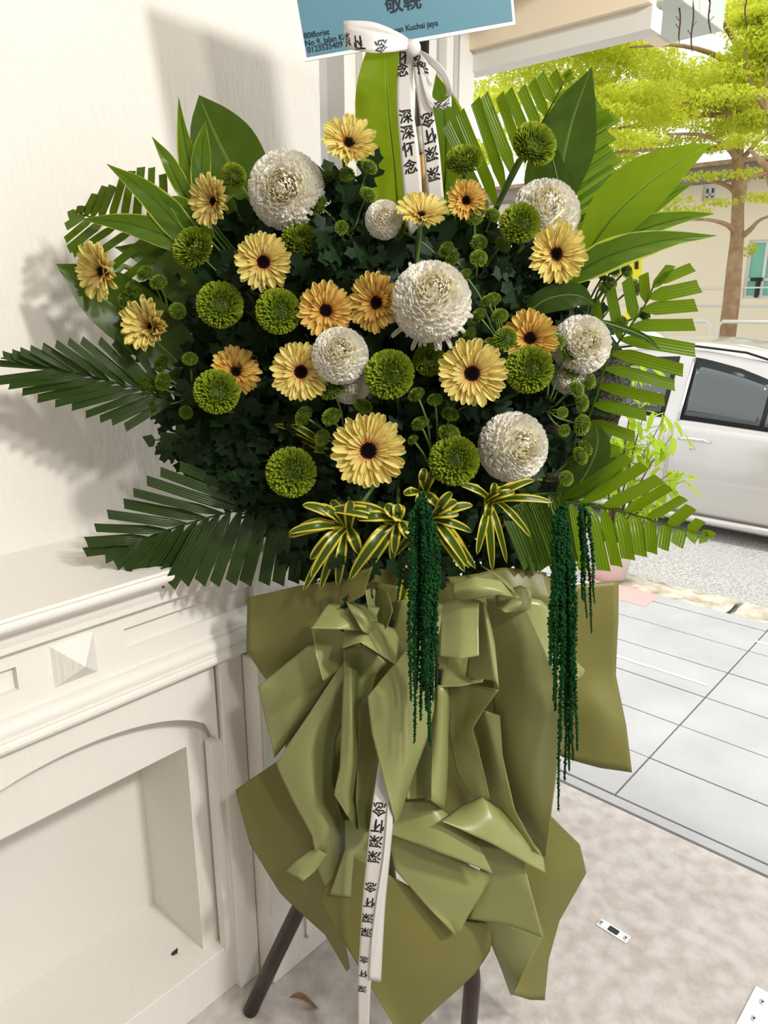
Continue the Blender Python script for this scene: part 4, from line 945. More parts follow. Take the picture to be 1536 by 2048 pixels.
frond('sunlit palm frond at lower right reaching the car sill', [(1420, 1072, 1.20), (1350, 1055, 1.22), (1270, 1030, 1.25), (1190, 1012, 1.28), (1110, 1000, 1.3)],
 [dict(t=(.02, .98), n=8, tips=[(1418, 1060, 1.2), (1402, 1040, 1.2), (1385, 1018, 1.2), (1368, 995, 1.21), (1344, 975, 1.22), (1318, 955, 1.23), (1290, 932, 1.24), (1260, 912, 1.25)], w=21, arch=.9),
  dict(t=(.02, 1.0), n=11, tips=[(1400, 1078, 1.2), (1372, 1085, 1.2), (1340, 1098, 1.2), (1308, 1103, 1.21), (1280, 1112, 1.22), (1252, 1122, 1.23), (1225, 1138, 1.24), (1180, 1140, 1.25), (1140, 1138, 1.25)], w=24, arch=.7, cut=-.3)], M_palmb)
frond('shaded palm frond pointing down behind the hanging tassels', [(1010, 1010, 1.24), (1060, 990, 1.26), (1120, 985, 1.28)],
 [dict(t=(.0, 1.0), n=7, tips=[(1060, 1130, 1.22), (1085, 1135, 1.22), (1112, 1138, 1.22), (1138, 1130, 1.22), (1150, 1120, 1.23)], w=26, arch=.1)], M_palm)
# broad leaves
BG = 'broad dark leaves'
broad('large dark broad leaf with rounded tip at upper left', [(560, 500, 1.40), (500, 400, 1.38), (440, 290, 1.36), (398, 190, 1.34)], [20, 44, 60, 64, 62, 56, 46, 28, 0], [20, 36, 50, 60, 66, 66, 56, 34, 0], M_dleaf, group=BG)
broad('dark drooping broad leaf at the far left under the edge-on gerbera', [(420, 800, 1.32), (330, 700, 1.31), (210, 600, 1.29), (112, 528, 1.27)], [10, 26, 38, 46, 50, 48, 38, 20, 0], [10, 36, 54, 64, 68, 64, 52, 30, 0], M_dleaf, group=BG, keel=.2)
broad('dark leaf pointing left beneath the ginger leaves', [(450, 620, 1.34), (390, 580, 1.33), (310, 520, 1.31), (228, 494, 1.29)], [12, 44, 42, 20, 0], [12, 40, 44, 25, 0], M_dleaf, group=BG)
broad('tall bright green leaf directly behind the ribbons', [(800, 480, 1.40), (790, 340, 1.39), (775, 200, 1.37), (770, 60, 1.36)], [24, 55, 62, 52, 20], [20, 40, 46, 40, 20], M_bleaf, group='bright green leaves')
broad('variegated leaf half hidden right of the ribbons', [(880, 460, 1.41), (892, 330, 1.40), (888, 220, 1.39), (872, 148, 1.38)], [20, 44, 48, 24, 0], [20, 42, 44, 22, 0], M_gleaf, group='bright green leaves')
broad('small striped leaf behind the poms near the white globe', [(735, 480, 1.40), (705, 420, 1.39), (675, 370, 1.38), (645, 330, 1.38)], [10, 22, 22, 12, 0], [10, 22, 20, 10, 0], M_gleaf, group='ginger leaves')
broad('large dark pointed leaf at upper right against the tree', [(1105, 440, 1.36), (1120, 350, 1.34), (1145, 240, 1.33), (1184, 134, 1.31)], [30, 62, 58, 36, 0], [20, 38, 52, 36, 0], M_dleaf, group=BG)
broad('short dark leaf in front of the large pointed leaf', [(1125, 440, 1.33), (1115, 360, 1.32), (1098, 290, 1.32), (1092, 246, 1.32)], [14, 22, 18, 8, 0], [14, 20, 16, 8, 0], M_dleaf, group=BG)
broad('large bright yellow-green leaf pointing to the tree trunk', [(1165, 520, 1.30), (1230, 430, 1.27), (1320, 350, 1.25), (1424, 286, 1.23)], [8, 46, 56, 36, 0], [8, 38, 46, 30, 0], M_bleaf, group='bright green leaves')
broad('narrow yellow-edged leaf behind the large bright leaf', [(1200, 490, 1.32), (1270, 440, 1.30), (1340, 390, 1.29), (1388, 366, 1.28)], [4, 14, 16, 10, 0], [4, 12, 14, 8, 0], M_gleaf, group='ginger leaves')
broad('green ginger leaf in the middle of the right hand three', [(1175, 530, 1.31), (1260, 470, 1.29), (1350, 440, 1.28), (1430, 427, 1.27)], [4, 20, 22, 12, 0], [4, 12, 14, 8, 0], M_gleaf, group='ginger leaves')
broad('lowest long ginger leaf pointing right above the palm leaflets', [(1130, 560, 1.28), (1220, 510, 1.26), (1330, 480, 1.25), (1437, 471, 1.24)], [10, 30, 26, 12, 0], [14, 30, 26, 12, 0], M_gleaf, group='ginger leaves')
broad('dark leaf curling under the upper right gerbera', [(1040, 640, 1.27), (1090, 600, 1.25), (1150, 590, 1.24), (1190, 610, 1.24)], [10, 22, 22, 0], [8, 26, 24, 0], M_dleaf, group=BG)
broad('dark leaf behind the two joined poms low on the right', [(1120, 1010, 1.30), (1170, 950, 1.29), (1195, 890, 1.28), (1190, 840, 1.28)], [20, 44, 40, 0], [10, 34, 26, 0], M_dleaf, group=BG)
broad('green leaf above the sunlit lower right frond', [(1120, 1000, 1.31), (1190, 960, 1.30), (1230, 930, 1.29), (1244, 905, 1.29)], [14, 30, 22, 0], [14, 24, 18, 0], M_palm, group=BG)
broad('thin arching leaf over the car roof on the right', [(1190, 640, 1.27), (1240, 655, 1.26), (1290, 675, 1.26), (1322, 702, 1.25)], [3, 7, 6, 0], [3, 7, 6, 0], M_dleaf, group=BG, stemto=False)
GG = 'ginger leaves'
broad('slender upright ginger leaf with the highest tip at upper left', [(420, 440, 1.31), (385, 350, 1.30), (368, 270, 1.29), (357, 192, 1.28)], [8, 20, 18, 10, 0], [8, 16, 14, 6, 0], M_gleaf, group=GG, wavy=.12)
broad('second upright ginger leaf beside the dark broad leaf', [(420, 450, 1.30), (405, 370, 1.29), (405, 300, 1.29), (411, 240, 1.28)], [8, 20, 16, 0], [6, 16, 14, 0], M_gleaf, group=GG)
broad('light green twisted ginger leaf at upper left', [(390, 430, 1.30), (360, 370, 1.29), (335, 320, 1.28), (303, 272, 1.28)], [8, 14, 12, 0], [8, 16, 12, 0], M_gleaf, group=GG, wavy=.15)
broad('long ginger leaf crossing the upper left palm frond', [(410, 520, 1.30), (350, 440, 1.28), (290, 380, 1.26), (212, 327, 1.25)], [12, 30, 22, 0], [10, 26, 18, 0], M_gleaf, group=GG)
broad('broad ginger leaf below the long crossing one', [(420, 480, 1.30), (390, 440, 1.29), (360, 410, 1.28), (320, 395, 1.27)], [12, 26, 20, 0], [12, 24, 16, 0], M_gleaf, group=GG)
broad('low ginger leaf with yellow margin pointing left over the frond', [(400, 510, 1.30), (330, 470, 1.28), (250, 445, 1.26), (160, 438, 1.25)], [10, 24, 18, 0], [12, 26, 16, 0], M_gleaf, group=GG)

# ---------------- dark chrysanthemum foliage ----------------
def lobed():
    pts = [(0, 0), (.05, .12), (.16, .18), (.30, .26), (.20, .34), (.16, .40), (.34, .52), (.36, .62), (.20, .62), (.15, .68), (.22, .84), (.12, .88), (0, 1.0)]
    vs = []; uv = []
    for x, y in pts: vs.append(V(x, y, .12*x-.25*y*y)); uv.append((.5+x, y))
    n = len(pts)
    for x, y in pts: vs.append(V(0, y, -.25*y*y)); uv.append((.5, y))
    for x, y in pts: vs.append(V(-x, y, .12*x-.25*y*y)); uv.append((.5-x, y))
    fs = []
    for i in range(n-1): fs += [(n+i, i, i+1, n+i+1), (2*n+i, n+i, n+i+1, 2*n+i+1)]
    return mesh_from('lobed_leaf', vs, fs, M_mleaf, uv)
LBM = lobed()
fol = thing('chrysanthemum_foliage', 'dense dark lobed foliage filling the gaps between all the flowers', 'foliage', KC)
lv = np.array([tuple(v.co) for v in LBM.vertices]); lfc = [tuple(p.vertices) for p in LBM.polygons]; luv = np.array([(.5+v[0], v[1]) for v in lv])
HEADS = [g[:3] for g in GL]+[g[:3] for g in GMS]+[(574, 382, 80), (1088, 432, 74), (768, 440, 44), (862, 604, 88), (680, 712, 62), (1162, 690, 64), (1025, 894, 76)]
HEADS += [h[:3] for sp_ in SPR for h in sp_[1]]
def fol_pos(front):
    while True:
        x, y = random.uniform(-1, 1), random.uniform(-1, 1)
        if x*x+y*y >= 1: continue
        px, py = 745+x*430, 730+y*345
        if 745 < px < 1000 and py < 470: continue
        if front and any((px-a)**2+(py-b_)**2 < (c_+22)**2 for a, b_, c_ in HEADS): continue
        break
    if random.random() < .17: px, py = 840+x*260, 1075+y*85
    if py < 500 and abs(px-740) > 330: px = 740+(px-740)*.8
    Y = D(px, py)+(random.uniform(.03, .07) if front else random.uniform(.06, .17)); Y = min(Y, 1.40)
    p = P(px, py, Y); o_ = (p-STEM_END).normalized(); d = (o_*.6+V(random.gauss(0, .6), random.gauss(0, .4), random.gauss(0, .6))).normalized()
    nr = (toward(p)+V(random.gauss(0, .5), random.gauss(0, .3), random.gauss(0, .5)+.3)).normalized()
    z = (nr-d*nr.dot(d)).normalized(); x_ = d.cross(z)
    return p, Matrix((x_, d, z)).transposed()
for i in range(230):
    p, R3 = fol_pos(True); link('leaf', LBM, fol, p-KC-R3@V(0, .02, 0), R3.to_quaternion(), random.uniform(.035, .06))
for i in range(26):
    p = P(random.uniform(690, 880), random.uniform(1100, 1235), random.uniform(1.105, 1.15)); d = V(random.gauss(0, .5), random.gauss(0, .3), -.6).normalized()
    nr = (toward(p)+V(random.gauss(0, .4), 0, random.gauss(0, .4))).normalized(); z = (nr-d*nr.dot(d)).normalized(); x_ = d.cross(z)
    link('leaf', LBM, fol, p-KC, Matrix((x_, d, z)).transposed().to_quaternion(), random.uniform(.035, .05))
mb_v = []; mb_f = []; mb_u = []
for i in range(1500):
    p, R3 = fol_pos(False); s = random.uniform(.04, .075); off = len(mb_v)
    for v in LBM.vertices: mb_v.append(p+R3@(v.co*s))
    mb_f += [tuple(a+off for a in f) for f in lfc]; mb_u += [tuple(u) for u in luv]
tag(wobj('foliage_mass', mb_v, mb_f, M_mleaf, fol, mb_u), kind='stuff')
mb = MB()
for i in range(90):
    p, _ = fol_pos(False); tube(mb, [p, p.lerp(STEM_END, .5)+V(0, .01, 0), p.lerp(STEM_END, .9)], .002, 5, False)
tag(mb.build('stem_mass', M_gstem, fol), kind='stuff')

# ---------------- striped dracaena rosettes ----------------
def rosette(cx, cy, Y, tips, label, w=17):
    c = P(cx, cy, Y); t = thing('striped_dracaena', label, 'leaf cluster', c, None, 'yellow striped dracaena rosettes')
    mb = MB(); tube(mb, [c+V(0, .01, 0), c.lerp(STEM_END, .6)], .004, 6); mb.build('stem', M_gstem, t)
    tips = list(tips)+[(a_[0]+random.uniform(-34, 34), a_[1]+random.uniform(-26, 22)) for a_ in tips if random.random() < .6]
    for k, tp in enumerate(tips):
        tx, ty = tp[:2]; b = c+V(random.gauss(0, .004), random.gauss(0, .003), random.gauss(0, .004)); tip = P(tx, ty, Y+(tp[2] if len(tp) > 2 else random.uniform(-.045, -.005)))
        ln = (tip-b).length; up = V(0, 0, 1)*ln*(tp[3] if len(tp) > 3 else .08)
        mid = b.lerp(tip, .5)+up+toward(b)*.02; W = w*1.35*Y/F_/2*random.uniform(.85, 1.15)
        vs, fs, uv = strip_fn([b, b.lerp(mid, .55)+up*.3, mid, mid.lerp(tip, .55)+up*.25, tip], lambda v: (W*max(0, (.35+1.3*v-.3*v*v) if v < .45 else (.87*math.sqrt(max(0, 1-((v-.45)/.55)**1.7)))),)*2, (toward(b)+V(0, 0, .25)).normalized(), .22, 4, 12)
        wobj('leaf', vs, fs, M_drac, t, uv)
    return t
rosette(690, 1055, 1.17, [(576, 1074), (606, 1183), (640, 1180), (675, 1172), (604, 1010), (662, 1000), (702, 1000), (620, 1120), (720, 1110), (585, 1070, 0, .2)], 'yellow striped dracaena rosette at the left above the paper', 19)
rosette(795, 1045, 1.15, [(713, 1038), (716, 1125), (770, 1010), (730, 1150), (660, 1020), (845, 1080), (805, 1010), (788, 1108)], 'striped dracaena rosette just left of the middle tassel', 20)
rosette(860, 1040, 1.17, [(945, 1065), (930, 1145), (938, 1120), (905, 985), (790, 1112), (800, 1215), (828, 1155), (918, 1030)], 'striped dracaena rosette behind the middle tassel', 19)
rosette(850, 985, 1.18, [(842, 945), (870, 940), (835, 1010), (880, 1015)], 'small striped dracaena tip above the middle tassel', 17)
rosette(980, 1000, 1.17, [(920, 970), (990, 965), (1105, 1005), (1062, 1075), (1014, 1128), (954, 1110), (1070, 960), (975, 1040), (1030, 985)], 'striped dracaena rosette under the lowest white chrysanthemum', 14)
rosette(660, 905, 1.24, [(560, 842), (580, 850), (620, 900), (700, 945), (600, 880)], 'dim striped leaves between the green bun and the lowest gerbera', 13)

# ---------------- amaranth tassels ----------------
def tassel(strands, label, root, Y):
    t = thing('amaranth_tassel', label, 'tassel', P(*root, Y), None, 'hanging dark green amaranth tassels')
    for (x0, y0, x1, y1, rr_) in strands:
        rr_ *= 1.12
        pts = []; n = int(abs(y1-y0)/5.5); ph = random.uniform(0, 6)
        start = P(*root, Y+.015)
        for k in range(n+1):
            f = k/n; bend = 1-(1-min(1, f*9+.25))**2
            x = lerp(root[0], lerp(x0, x1, f), bend)+1.6*math.sin(f*9+ph); yy = lerp(y0, y1, f)
            pts.append(P(x, yy, Y-.012*bend+.008*math.sin(ph)))
        mb = MB(); tube(mb, pts, [rr_*.5*(1-.35*k/n) for k in range(n+1)], 5)
        for k, p in enumerate(pts):
            for j in range(4):
                a = random.uniform(0, 6.28); rr2 = rr_*(1-.55*(k/n)**3)*random.uniform(.7, 1.1)
                c = p+V(math.cos(a), math.sin(a)*.9, 0)*rr2*.75+V(0, 0, random.uniform(-.0025, .0025)); e = rr2*.62
                mb.add([c+V(e, 0, 0), c+V(0, e, 0), c+V(-e, 0, 0), c+V(0, -e, 0), c+V(0, 0, e), c-V(0, 0, e)], [(0, 1, 4), (1, 2, 4), (2, 3, 4), (3, 0, 4), (1, 0, 5), (2, 1, 5), (3, 2, 5), (0, 3, 5)])
        mb.build('strand', M_amar, t)
tassel([(822, 1010, 820, 1400, .0042), (832, 1000, 828, 1485, .0042), (842, 1000, 843, 1440, .0050), (850, 1005, 852, 1420, .0050), (860, 1000, 856, 1480, .0042), (868, 1030, 866, 1400, .0048), (874, 1060, 872, 1370, .0042), (838, 990, 834, 1380, .0048), (856, 1020, 862, 1490, .0036), (800, 1100, 796, 1200, .003), (847, 1010, 846, 1380, .005)], 'thick dark green tassel hanging in the middle over the paper', (845, 975), 1.035)
tassel([(1112, 1020, 1102, 1330, .0045), (1120, 1015, 1106, 1400, .0048), (1127, 1015, 1122, 1480, .0048), (1134, 1040, 1140, 1540, .0045), (1140, 1080, 1146, 1520, .0042), (1130, 1010, 1117, 1620, .0040), (1118, 1030, 1112, 1420, .0048), (1146, 1110, 1153, 1500, .0040), (1108, 1120, 1098, 1330, .0040), (1136, 1060, 1130, 1560, .0044), (1124, 1060, 1132, 1450, .005)], 'longest dark green tassel hanging at the right', (1130, 1000), 1.045)
tassel([(1160, 1010, 1166, 1200, .0036), (1168, 1010, 1185, 1265, .0032), (1178, 1020, 1190, 1205, .0032), (1165, 1020, 1172, 1235, .0034)], 'short thin tassel right of the longest one', (1165, 1000), 1.12)
# ---------------- olive paper ----------------
wrap = thing('olive_paper_skirt', 'olive green paper sheets folded into a skirt round the stand', 'wrapping paper', P(850, 1230, 1.2))
def lin(pts, t):
    k = len(pts)-1; x = min(max(t, 0), 1)*k; i = min(int(x), k-1); f = x-i
    return np.array(pts[i], float)*(1-f)+np.array(pts[i+1], float)*f
def crease_fn(rows, a=.75, b=.35):
    def fn(u, v):
        eu = abs(2*u-1)**5; ev = abs(2*v-1)**5
        rp = [lin(r, u)*(.15+.8*ev)+cr(r, u)*(.85-.8*ev) for r in rows]; q1 = lin(rp, v); q2 = cr(rp, v); k = .12+.8*eu
        q = q1*k+q2*(1-k)
        return P(q[0], q[1], q[2])
    return fn
def paper(rows, nu=22, nv=26, amp=.003, label=None, m=None, lift=None, flat=.45):
    if lift is None: lift = random.choice(((.045, -.018, .015), (-.018, .045, .015), (.04, .025, .01)))
    rr2 = []
    for j, rw in enumerate(rows):
        k = len(rw)-1; nr = []
        for i, (x, y, Y) in enumerate(rw):
            u = i/k; e = rw[0][2]*(1-u)+rw[-1][2]*u; Y = e+(Y-e)*(1-flat if nu > 12 else 1)
            v = j/(len(rows)-1)
            Y -= (lift[0]*(1-u)**3+lift[1]*u**3)*(.3+.7*v)+lift[2]*v*v
            nr.append((x, y, Y))
        rr2.append(nr)
    rows = rr2
    nu = max(2, round(nu/(len(rows[0])-1)))*(len(rows[0])-1); nv = max(2, round(nv/(len(rows)-1)))*(len(rows)-1)
    f0 = crease_fn(rows); sd = random.uniform(0, 50)
    def fn(u, v):
        p = f0(u, v); return p+V(0, 1, 0)*amp*(noise.noise(V(p.x*9+sd, p.z*5, sd))*1.6+.35*abs(noise.noise(V(p.x*22+sd, p.z*14, sd))))
    vs, fs, uv = gridmesh(fn, nu, nv)
    o = wobj('paper_sheet', vs, fs, m or M_paper, wrap, uv, thick=.0006)
    if label: o['label'] = label
    return o
# back layers
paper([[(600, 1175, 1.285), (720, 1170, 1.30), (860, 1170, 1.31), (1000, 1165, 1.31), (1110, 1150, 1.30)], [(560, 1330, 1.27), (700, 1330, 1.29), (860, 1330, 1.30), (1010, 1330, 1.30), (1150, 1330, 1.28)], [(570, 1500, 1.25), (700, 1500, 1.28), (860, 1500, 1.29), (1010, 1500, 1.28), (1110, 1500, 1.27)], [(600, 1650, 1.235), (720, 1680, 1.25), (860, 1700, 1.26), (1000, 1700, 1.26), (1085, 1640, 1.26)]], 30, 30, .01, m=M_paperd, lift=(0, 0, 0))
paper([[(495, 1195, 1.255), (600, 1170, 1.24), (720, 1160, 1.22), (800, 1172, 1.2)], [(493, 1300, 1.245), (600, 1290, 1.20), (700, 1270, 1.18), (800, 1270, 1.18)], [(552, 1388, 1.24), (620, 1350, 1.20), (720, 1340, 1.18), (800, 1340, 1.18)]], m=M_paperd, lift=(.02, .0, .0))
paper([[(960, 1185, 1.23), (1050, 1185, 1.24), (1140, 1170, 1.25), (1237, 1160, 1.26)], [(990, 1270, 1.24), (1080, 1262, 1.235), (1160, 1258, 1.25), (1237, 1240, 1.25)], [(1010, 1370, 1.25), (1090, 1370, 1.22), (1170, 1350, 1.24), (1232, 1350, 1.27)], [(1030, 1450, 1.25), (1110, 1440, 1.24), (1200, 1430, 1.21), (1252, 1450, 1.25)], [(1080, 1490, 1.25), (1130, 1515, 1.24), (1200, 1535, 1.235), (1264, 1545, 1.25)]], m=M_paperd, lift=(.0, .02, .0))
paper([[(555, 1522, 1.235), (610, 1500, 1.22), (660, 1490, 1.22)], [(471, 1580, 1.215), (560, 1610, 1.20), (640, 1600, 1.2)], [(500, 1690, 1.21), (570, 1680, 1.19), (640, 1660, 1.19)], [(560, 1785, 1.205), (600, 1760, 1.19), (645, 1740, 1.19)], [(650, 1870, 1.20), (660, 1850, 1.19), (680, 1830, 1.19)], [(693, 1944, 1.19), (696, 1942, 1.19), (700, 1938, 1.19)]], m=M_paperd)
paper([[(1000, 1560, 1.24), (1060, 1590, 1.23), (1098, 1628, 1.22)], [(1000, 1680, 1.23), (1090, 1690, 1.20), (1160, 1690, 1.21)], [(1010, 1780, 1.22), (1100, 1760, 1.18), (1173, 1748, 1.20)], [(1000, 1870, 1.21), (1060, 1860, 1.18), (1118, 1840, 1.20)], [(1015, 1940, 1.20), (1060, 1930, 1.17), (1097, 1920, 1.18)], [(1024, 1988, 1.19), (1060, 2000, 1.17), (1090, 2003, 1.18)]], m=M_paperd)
# left cascade
paper([[(617, 1290, 1.185), (660, 1285, 1.15), (730, 1290, 1.16)], [(566, 1331, 1.19), (640, 1330, 1.13), (715, 1340, 1.17)], [(516, 1373, 1.19), (600, 1385, 1.12), (670, 1390, 1.18)], [(531, 1440, 1.20), (585, 1440, 1.14), (630, 1430, 1.19)], [(549, 1516, 1.21), (570, 1490, 1.18), (590, 1470, 1.2)]], lift=(.03, -.01, .0))
paper([[(690, 1318, 1.14), (715, 1312, 1.12), (740, 1318, 1.15)], [(620, 1425, 1.15), (665, 1400, 1.11), (700, 1400, 1.16)], [(552, 1528, 1.16), (620, 1500, 1.10), (672, 1480, 1.17)], [(588, 1605, 1.155), (630, 1585, 1.11), (664, 1560, 1.17)], [(624, 1672, 1.15), (655, 1650, 1.11), (680, 1620, 1.17)], [(636, 1740, 1.15), (665, 1720, 1.12), (700, 1665, 1.17)], [(658, 1788, 1.16), (685, 1760, 1.14), (712, 1715, 1.17)]], lift=(.02, -.02, .01))
paper([[(572, 1742, 1.15), (590, 1722, 1.13), (625, 1695, 1.15)], [(590, 1752, 1.14), (612, 1735, 1.12), (640, 1700, 1.14)], [(606, 1762, 1.15), (628, 1745, 1.13), (655, 1710, 1.15)]], 10, 10, .001)
paper([[(688, 1330, 1.12), (702, 1335, 1.10), (715, 1340, 1.12)], [(684, 1430, 1.11), (702, 1430, 1.08), (712, 1440, 1.12)], [(680, 1535, 1.11), (700, 1528, 1.09), (717, 1516, 1.12)], [(668, 1590, 1.12), (690, 1600, 1.10), (706, 1600, 1.13)], [(712, 1660, 1.13), (716, 1661, 1.12), (720, 1660, 1.14)]], 12, 24, lift=(.03, .02, 0))
paper([[(720, 1400, 1.15), (760, 1400, 1.17), (800, 1400, 1.15)], [(715, 1520, 1.15), (760, 1520, 1.17), (800, 1520, 1.15)], [(712, 1600, 1.15), (740, 1610, 1.17), (760, 1600, 1.16)], [(718, 1660, 1.16), (735, 1665, 1.17), (750, 1650, 1.16)]])
paper([[(655, 1208, 1.12), (705, 1205, 1.10), (760, 1215, 1.13)], [(638, 1232, 1.10), (695, 1232, 1.075), (750, 1240, 1.10)], [(621, 1257, 1.085), (672, 1258, 1.06), (735, 1262, 1.10)]], 20, 12, .002, lift=(.0, .0, .02))
paper([[(622, 1250, 1.14), (672, 1250, 1.13), (728, 1255, 1.14)], [(632, 1310, 1.11), (668, 1312, 1.13), (700, 1300, 1.14)], [(646, 1362, 1.11), (665, 1350, 1.13), (682, 1332, 1.14)]], 20, 14, .002, lift=(.02, 0, .01))
paper([[(690, 1245, 1.12), (745, 1240, 1.10), (800, 1262, 1.12)], [(684, 1296, 1.09), (722, 1284, 1.05), (792, 1330, 1.08)]], 20, 12, .002, lift=(0, 0, .02))
paper([[(686, 1300, 1.13), (725, 1290, 1.14), (775, 1325, 1.13)], [(690, 1350, 1.11), (722, 1370, 1.14), (752, 1350, 1.12)], [(704, 1392, 1.12), (722, 1405, 1.13), (742, 1395, 1.13)]], 16, 14, .002, lift=(.02, .01, 0))
paper([[(690, 1200, 1.12), (720, 1215, 1.09), (745, 1240, 1.10)], [(700, 1220, 1.10), (728, 1235, 1.06), (755, 1262, 1.09)], [(725, 1262, 1.11), (738, 1270, 1.09), (752, 1272, 1.11)]], 12, 10, .002)
paper([[(850, 1770, 1.15), (930, 1760, 1.145), (1030, 1770, 1.15)], [(860, 1830, 1.15), (940, 1830, 1.145), (1030, 1840, 1.15)], [(900, 1885, 1.15), (950, 1890, 1.145), (1010, 1880, 1.15)]], lift=(0, 0, 0))
paper([[(770, 1400, 1.20), (890, 1390, 1.185), (1020, 1400, 1.20)], [(780, 1520, 1.195), (900, 1520, 1.18), (1030, 1520, 1.19)], [(790, 1660, 1.18), (900, 1650, 1.17), (1060, 1660, 1.18)]], m=M_paperd, lift=(0, 0, 0), amp=.01)
paper([[(730, 1180, 1.13), (752, 1175, 1.16), (775, 1185, 1.13)], [(738, 1230, 1.11), (758, 1240, 1.14), (786, 1220, 1.12)], [(752, 1258, 1.10), (762, 1264, 1.12), (774, 1256, 1.11)]], 12, 14, .001, lift=(.01, .01, 0))
paper([[(680, 1170, 1.15), (710, 1140, 1.13), (750, 1120, 1.15)], [(676, 1195, 1.13), (705, 1180, 1.11), (740, 1150, 1.13)], [(672, 1215, 1.13), (700, 1205, 1.11), (728, 1190, 1.13)]], 12, 12, .002, m=M_paperd)
# middle
paper([[(822, 1292, 1.09), (845, 1286, 1.06), (872, 1292, 1.08)], [(778, 1342, 1.085), (820, 1350, 1.05), (870, 1350, 1.08)], [(735, 1396, 1.075), (800, 1405, 1.035), (868, 1420, 1.08)], [(744, 1470, 1.08), (800, 1470, 1.04), (853, 1480, 1.08)], [(768, 1560, 1.08), (800, 1560, 1.05), (826, 1555, 1.08)], [(791, 1645, 1.08), (794, 1648, 1.07), (797, 1642, 1.08)]], amp=.004, lift=(.03, -.01, .0))
paper([[(800, 1200, 1.12), (860, 1200, 1.09), (900, 1210, 1.11)], [(780, 1280, 1.11), (850, 1280, 1.07), (895, 1290, 1.10)], [(790, 1330, 1.12), (840, 1335, 1.08), (890, 1340, 1.11)]], 16, 14)
paper([[(882, 1205, 1.10), (920, 1196, 1.075), (958, 1204, 1.07)], [(881, 1260, 1.08), (920, 1262, 1.05), (957, 1258, 1.055)], [(879, 1314, 1.055), (920, 1318, 1.025), (958, 1311, 1.035)]], amp=.002, lift=(0, 0, .01))
paper([[(940, 1196, 1.10), (958, 1200, 1.075), (968, 1206, 1.06), (975, 1216, 1.09)], [(942, 1280, 1.10), (965, 1280, 1.06), (980, 1284, 1.045), (990, 1290, 1.07)], [(930, 1362, 1.10), (965, 1358, 1.06), (988, 1362, 1.035), (998, 1376, 1.04)]], 18, 18, .001, lift=(0, 0, 0))
paper([[(890, 1300, 1.14), (930, 1300, 1.13), (970, 1300, 1.12)], [(884, 1340, 1.12), (930, 1342, 1.11), (975, 1340, 1.11)], [(880, 1374, 1.10), (922, 1372, 1.085), (965, 1364, 1.09)]], 14, 12, .002, lift=(0, 0, .01))
paper([[(880, 1378, 1.14), (940, 1368, 1.11), (998, 1380, 1.05)], [(893, 1420, 1.14), (935, 1415, 1.12), (968, 1420, 1.07)], [(898, 1460, 1.14), (925, 1460, 1.12), (945, 1460, 1.09)], [(912, 1540, 1.14), (945, 1530, 1.11), (962, 1520, 1.12)], [(950, 1600, 1.13), (965, 1598, 1.11), (980, 1596, 1.13)]], lift=(.0, .02, 0))
paper([[(868, 1372, 1.12), (876, 1370, 1.075), (886, 1372, 1.065), (896, 1372, 1.075), (902, 1374, 1.12)], [(864, 1500, 1.12), (872, 1500, 1.08), (882, 1500, 1.065), (892, 1500, 1.08), (898, 1500, 1.12)], [(862, 1600, 1.12), (870, 1606, 1.08), (878, 1610, 1.07), (886, 1614, 1.08), (892, 1616, 1.12)]], 16, 10, .001)
paper([[(800, 1420, 1.15), (840, 1420, 1.14), (880, 1420, 1.16)], [(805, 1520, 1.15), (840, 1520, 1.13), (880, 1530, 1.16)], [(815, 1600, 1.15), (845, 1596, 1.13), (870, 1590, 1.16)]])
# bow like gather
paper([[(905, 1168, 1.07), (950, 1152, 1.05), (1000, 1160, 1.06), (1035, 1190, 1.08)], [(903, 1185, 1.055), (950, 1178, 1.03), (1000, 1180, 1.045), (1040, 1195, 1.075)], [(912, 1200, 1.07), (950, 1198, 1.055), (1000, 1190, 1.06), (1035, 1196, 1.085)]], 22, 10, .001)
paper([[(960, 1130, 1.10), (990, 1150, 1.07), (1020, 1178, 1.07)], [(978, 1140, 1.10), (1005, 1162, 1.075), (1030, 1190, 1.07)], [(1000, 1140, 1.12), (1020, 1165, 1.10), (1035, 1194, 1.08)]], 12, 8, .001)
paper([[(990, 1190, 1.12), (1040, 1170, 1.10), (1062, 1180, 1.10)], [(995, 1215, 1.10), (1045, 1205, 1.07), (1063, 1200, 1.09)], [(1010, 1225, 1.12), (1045, 1222, 1.10), (1062, 1215, 1.12)]], 12, 10, .002)
paper([[(650, 1165, 1.24), (760, 1140, 1.22), (880, 1150, 1.20), (1000, 1140, 1.21), (1095, 1150, 1.23)], [(640, 1210, 1.22), (750, 1200, 1.20), (880, 1195, 1.17), (1000, 1195, 1.18), (1110, 1200, 1.21)], [(680, 1260, 1.21), (770, 1260, 1.20), (880, 1250, 1.18), (990, 1250, 1.18), (1090, 1250, 1.21)]], 34, 16, .02, lift=(0, 0, 0), m=M_paperd)
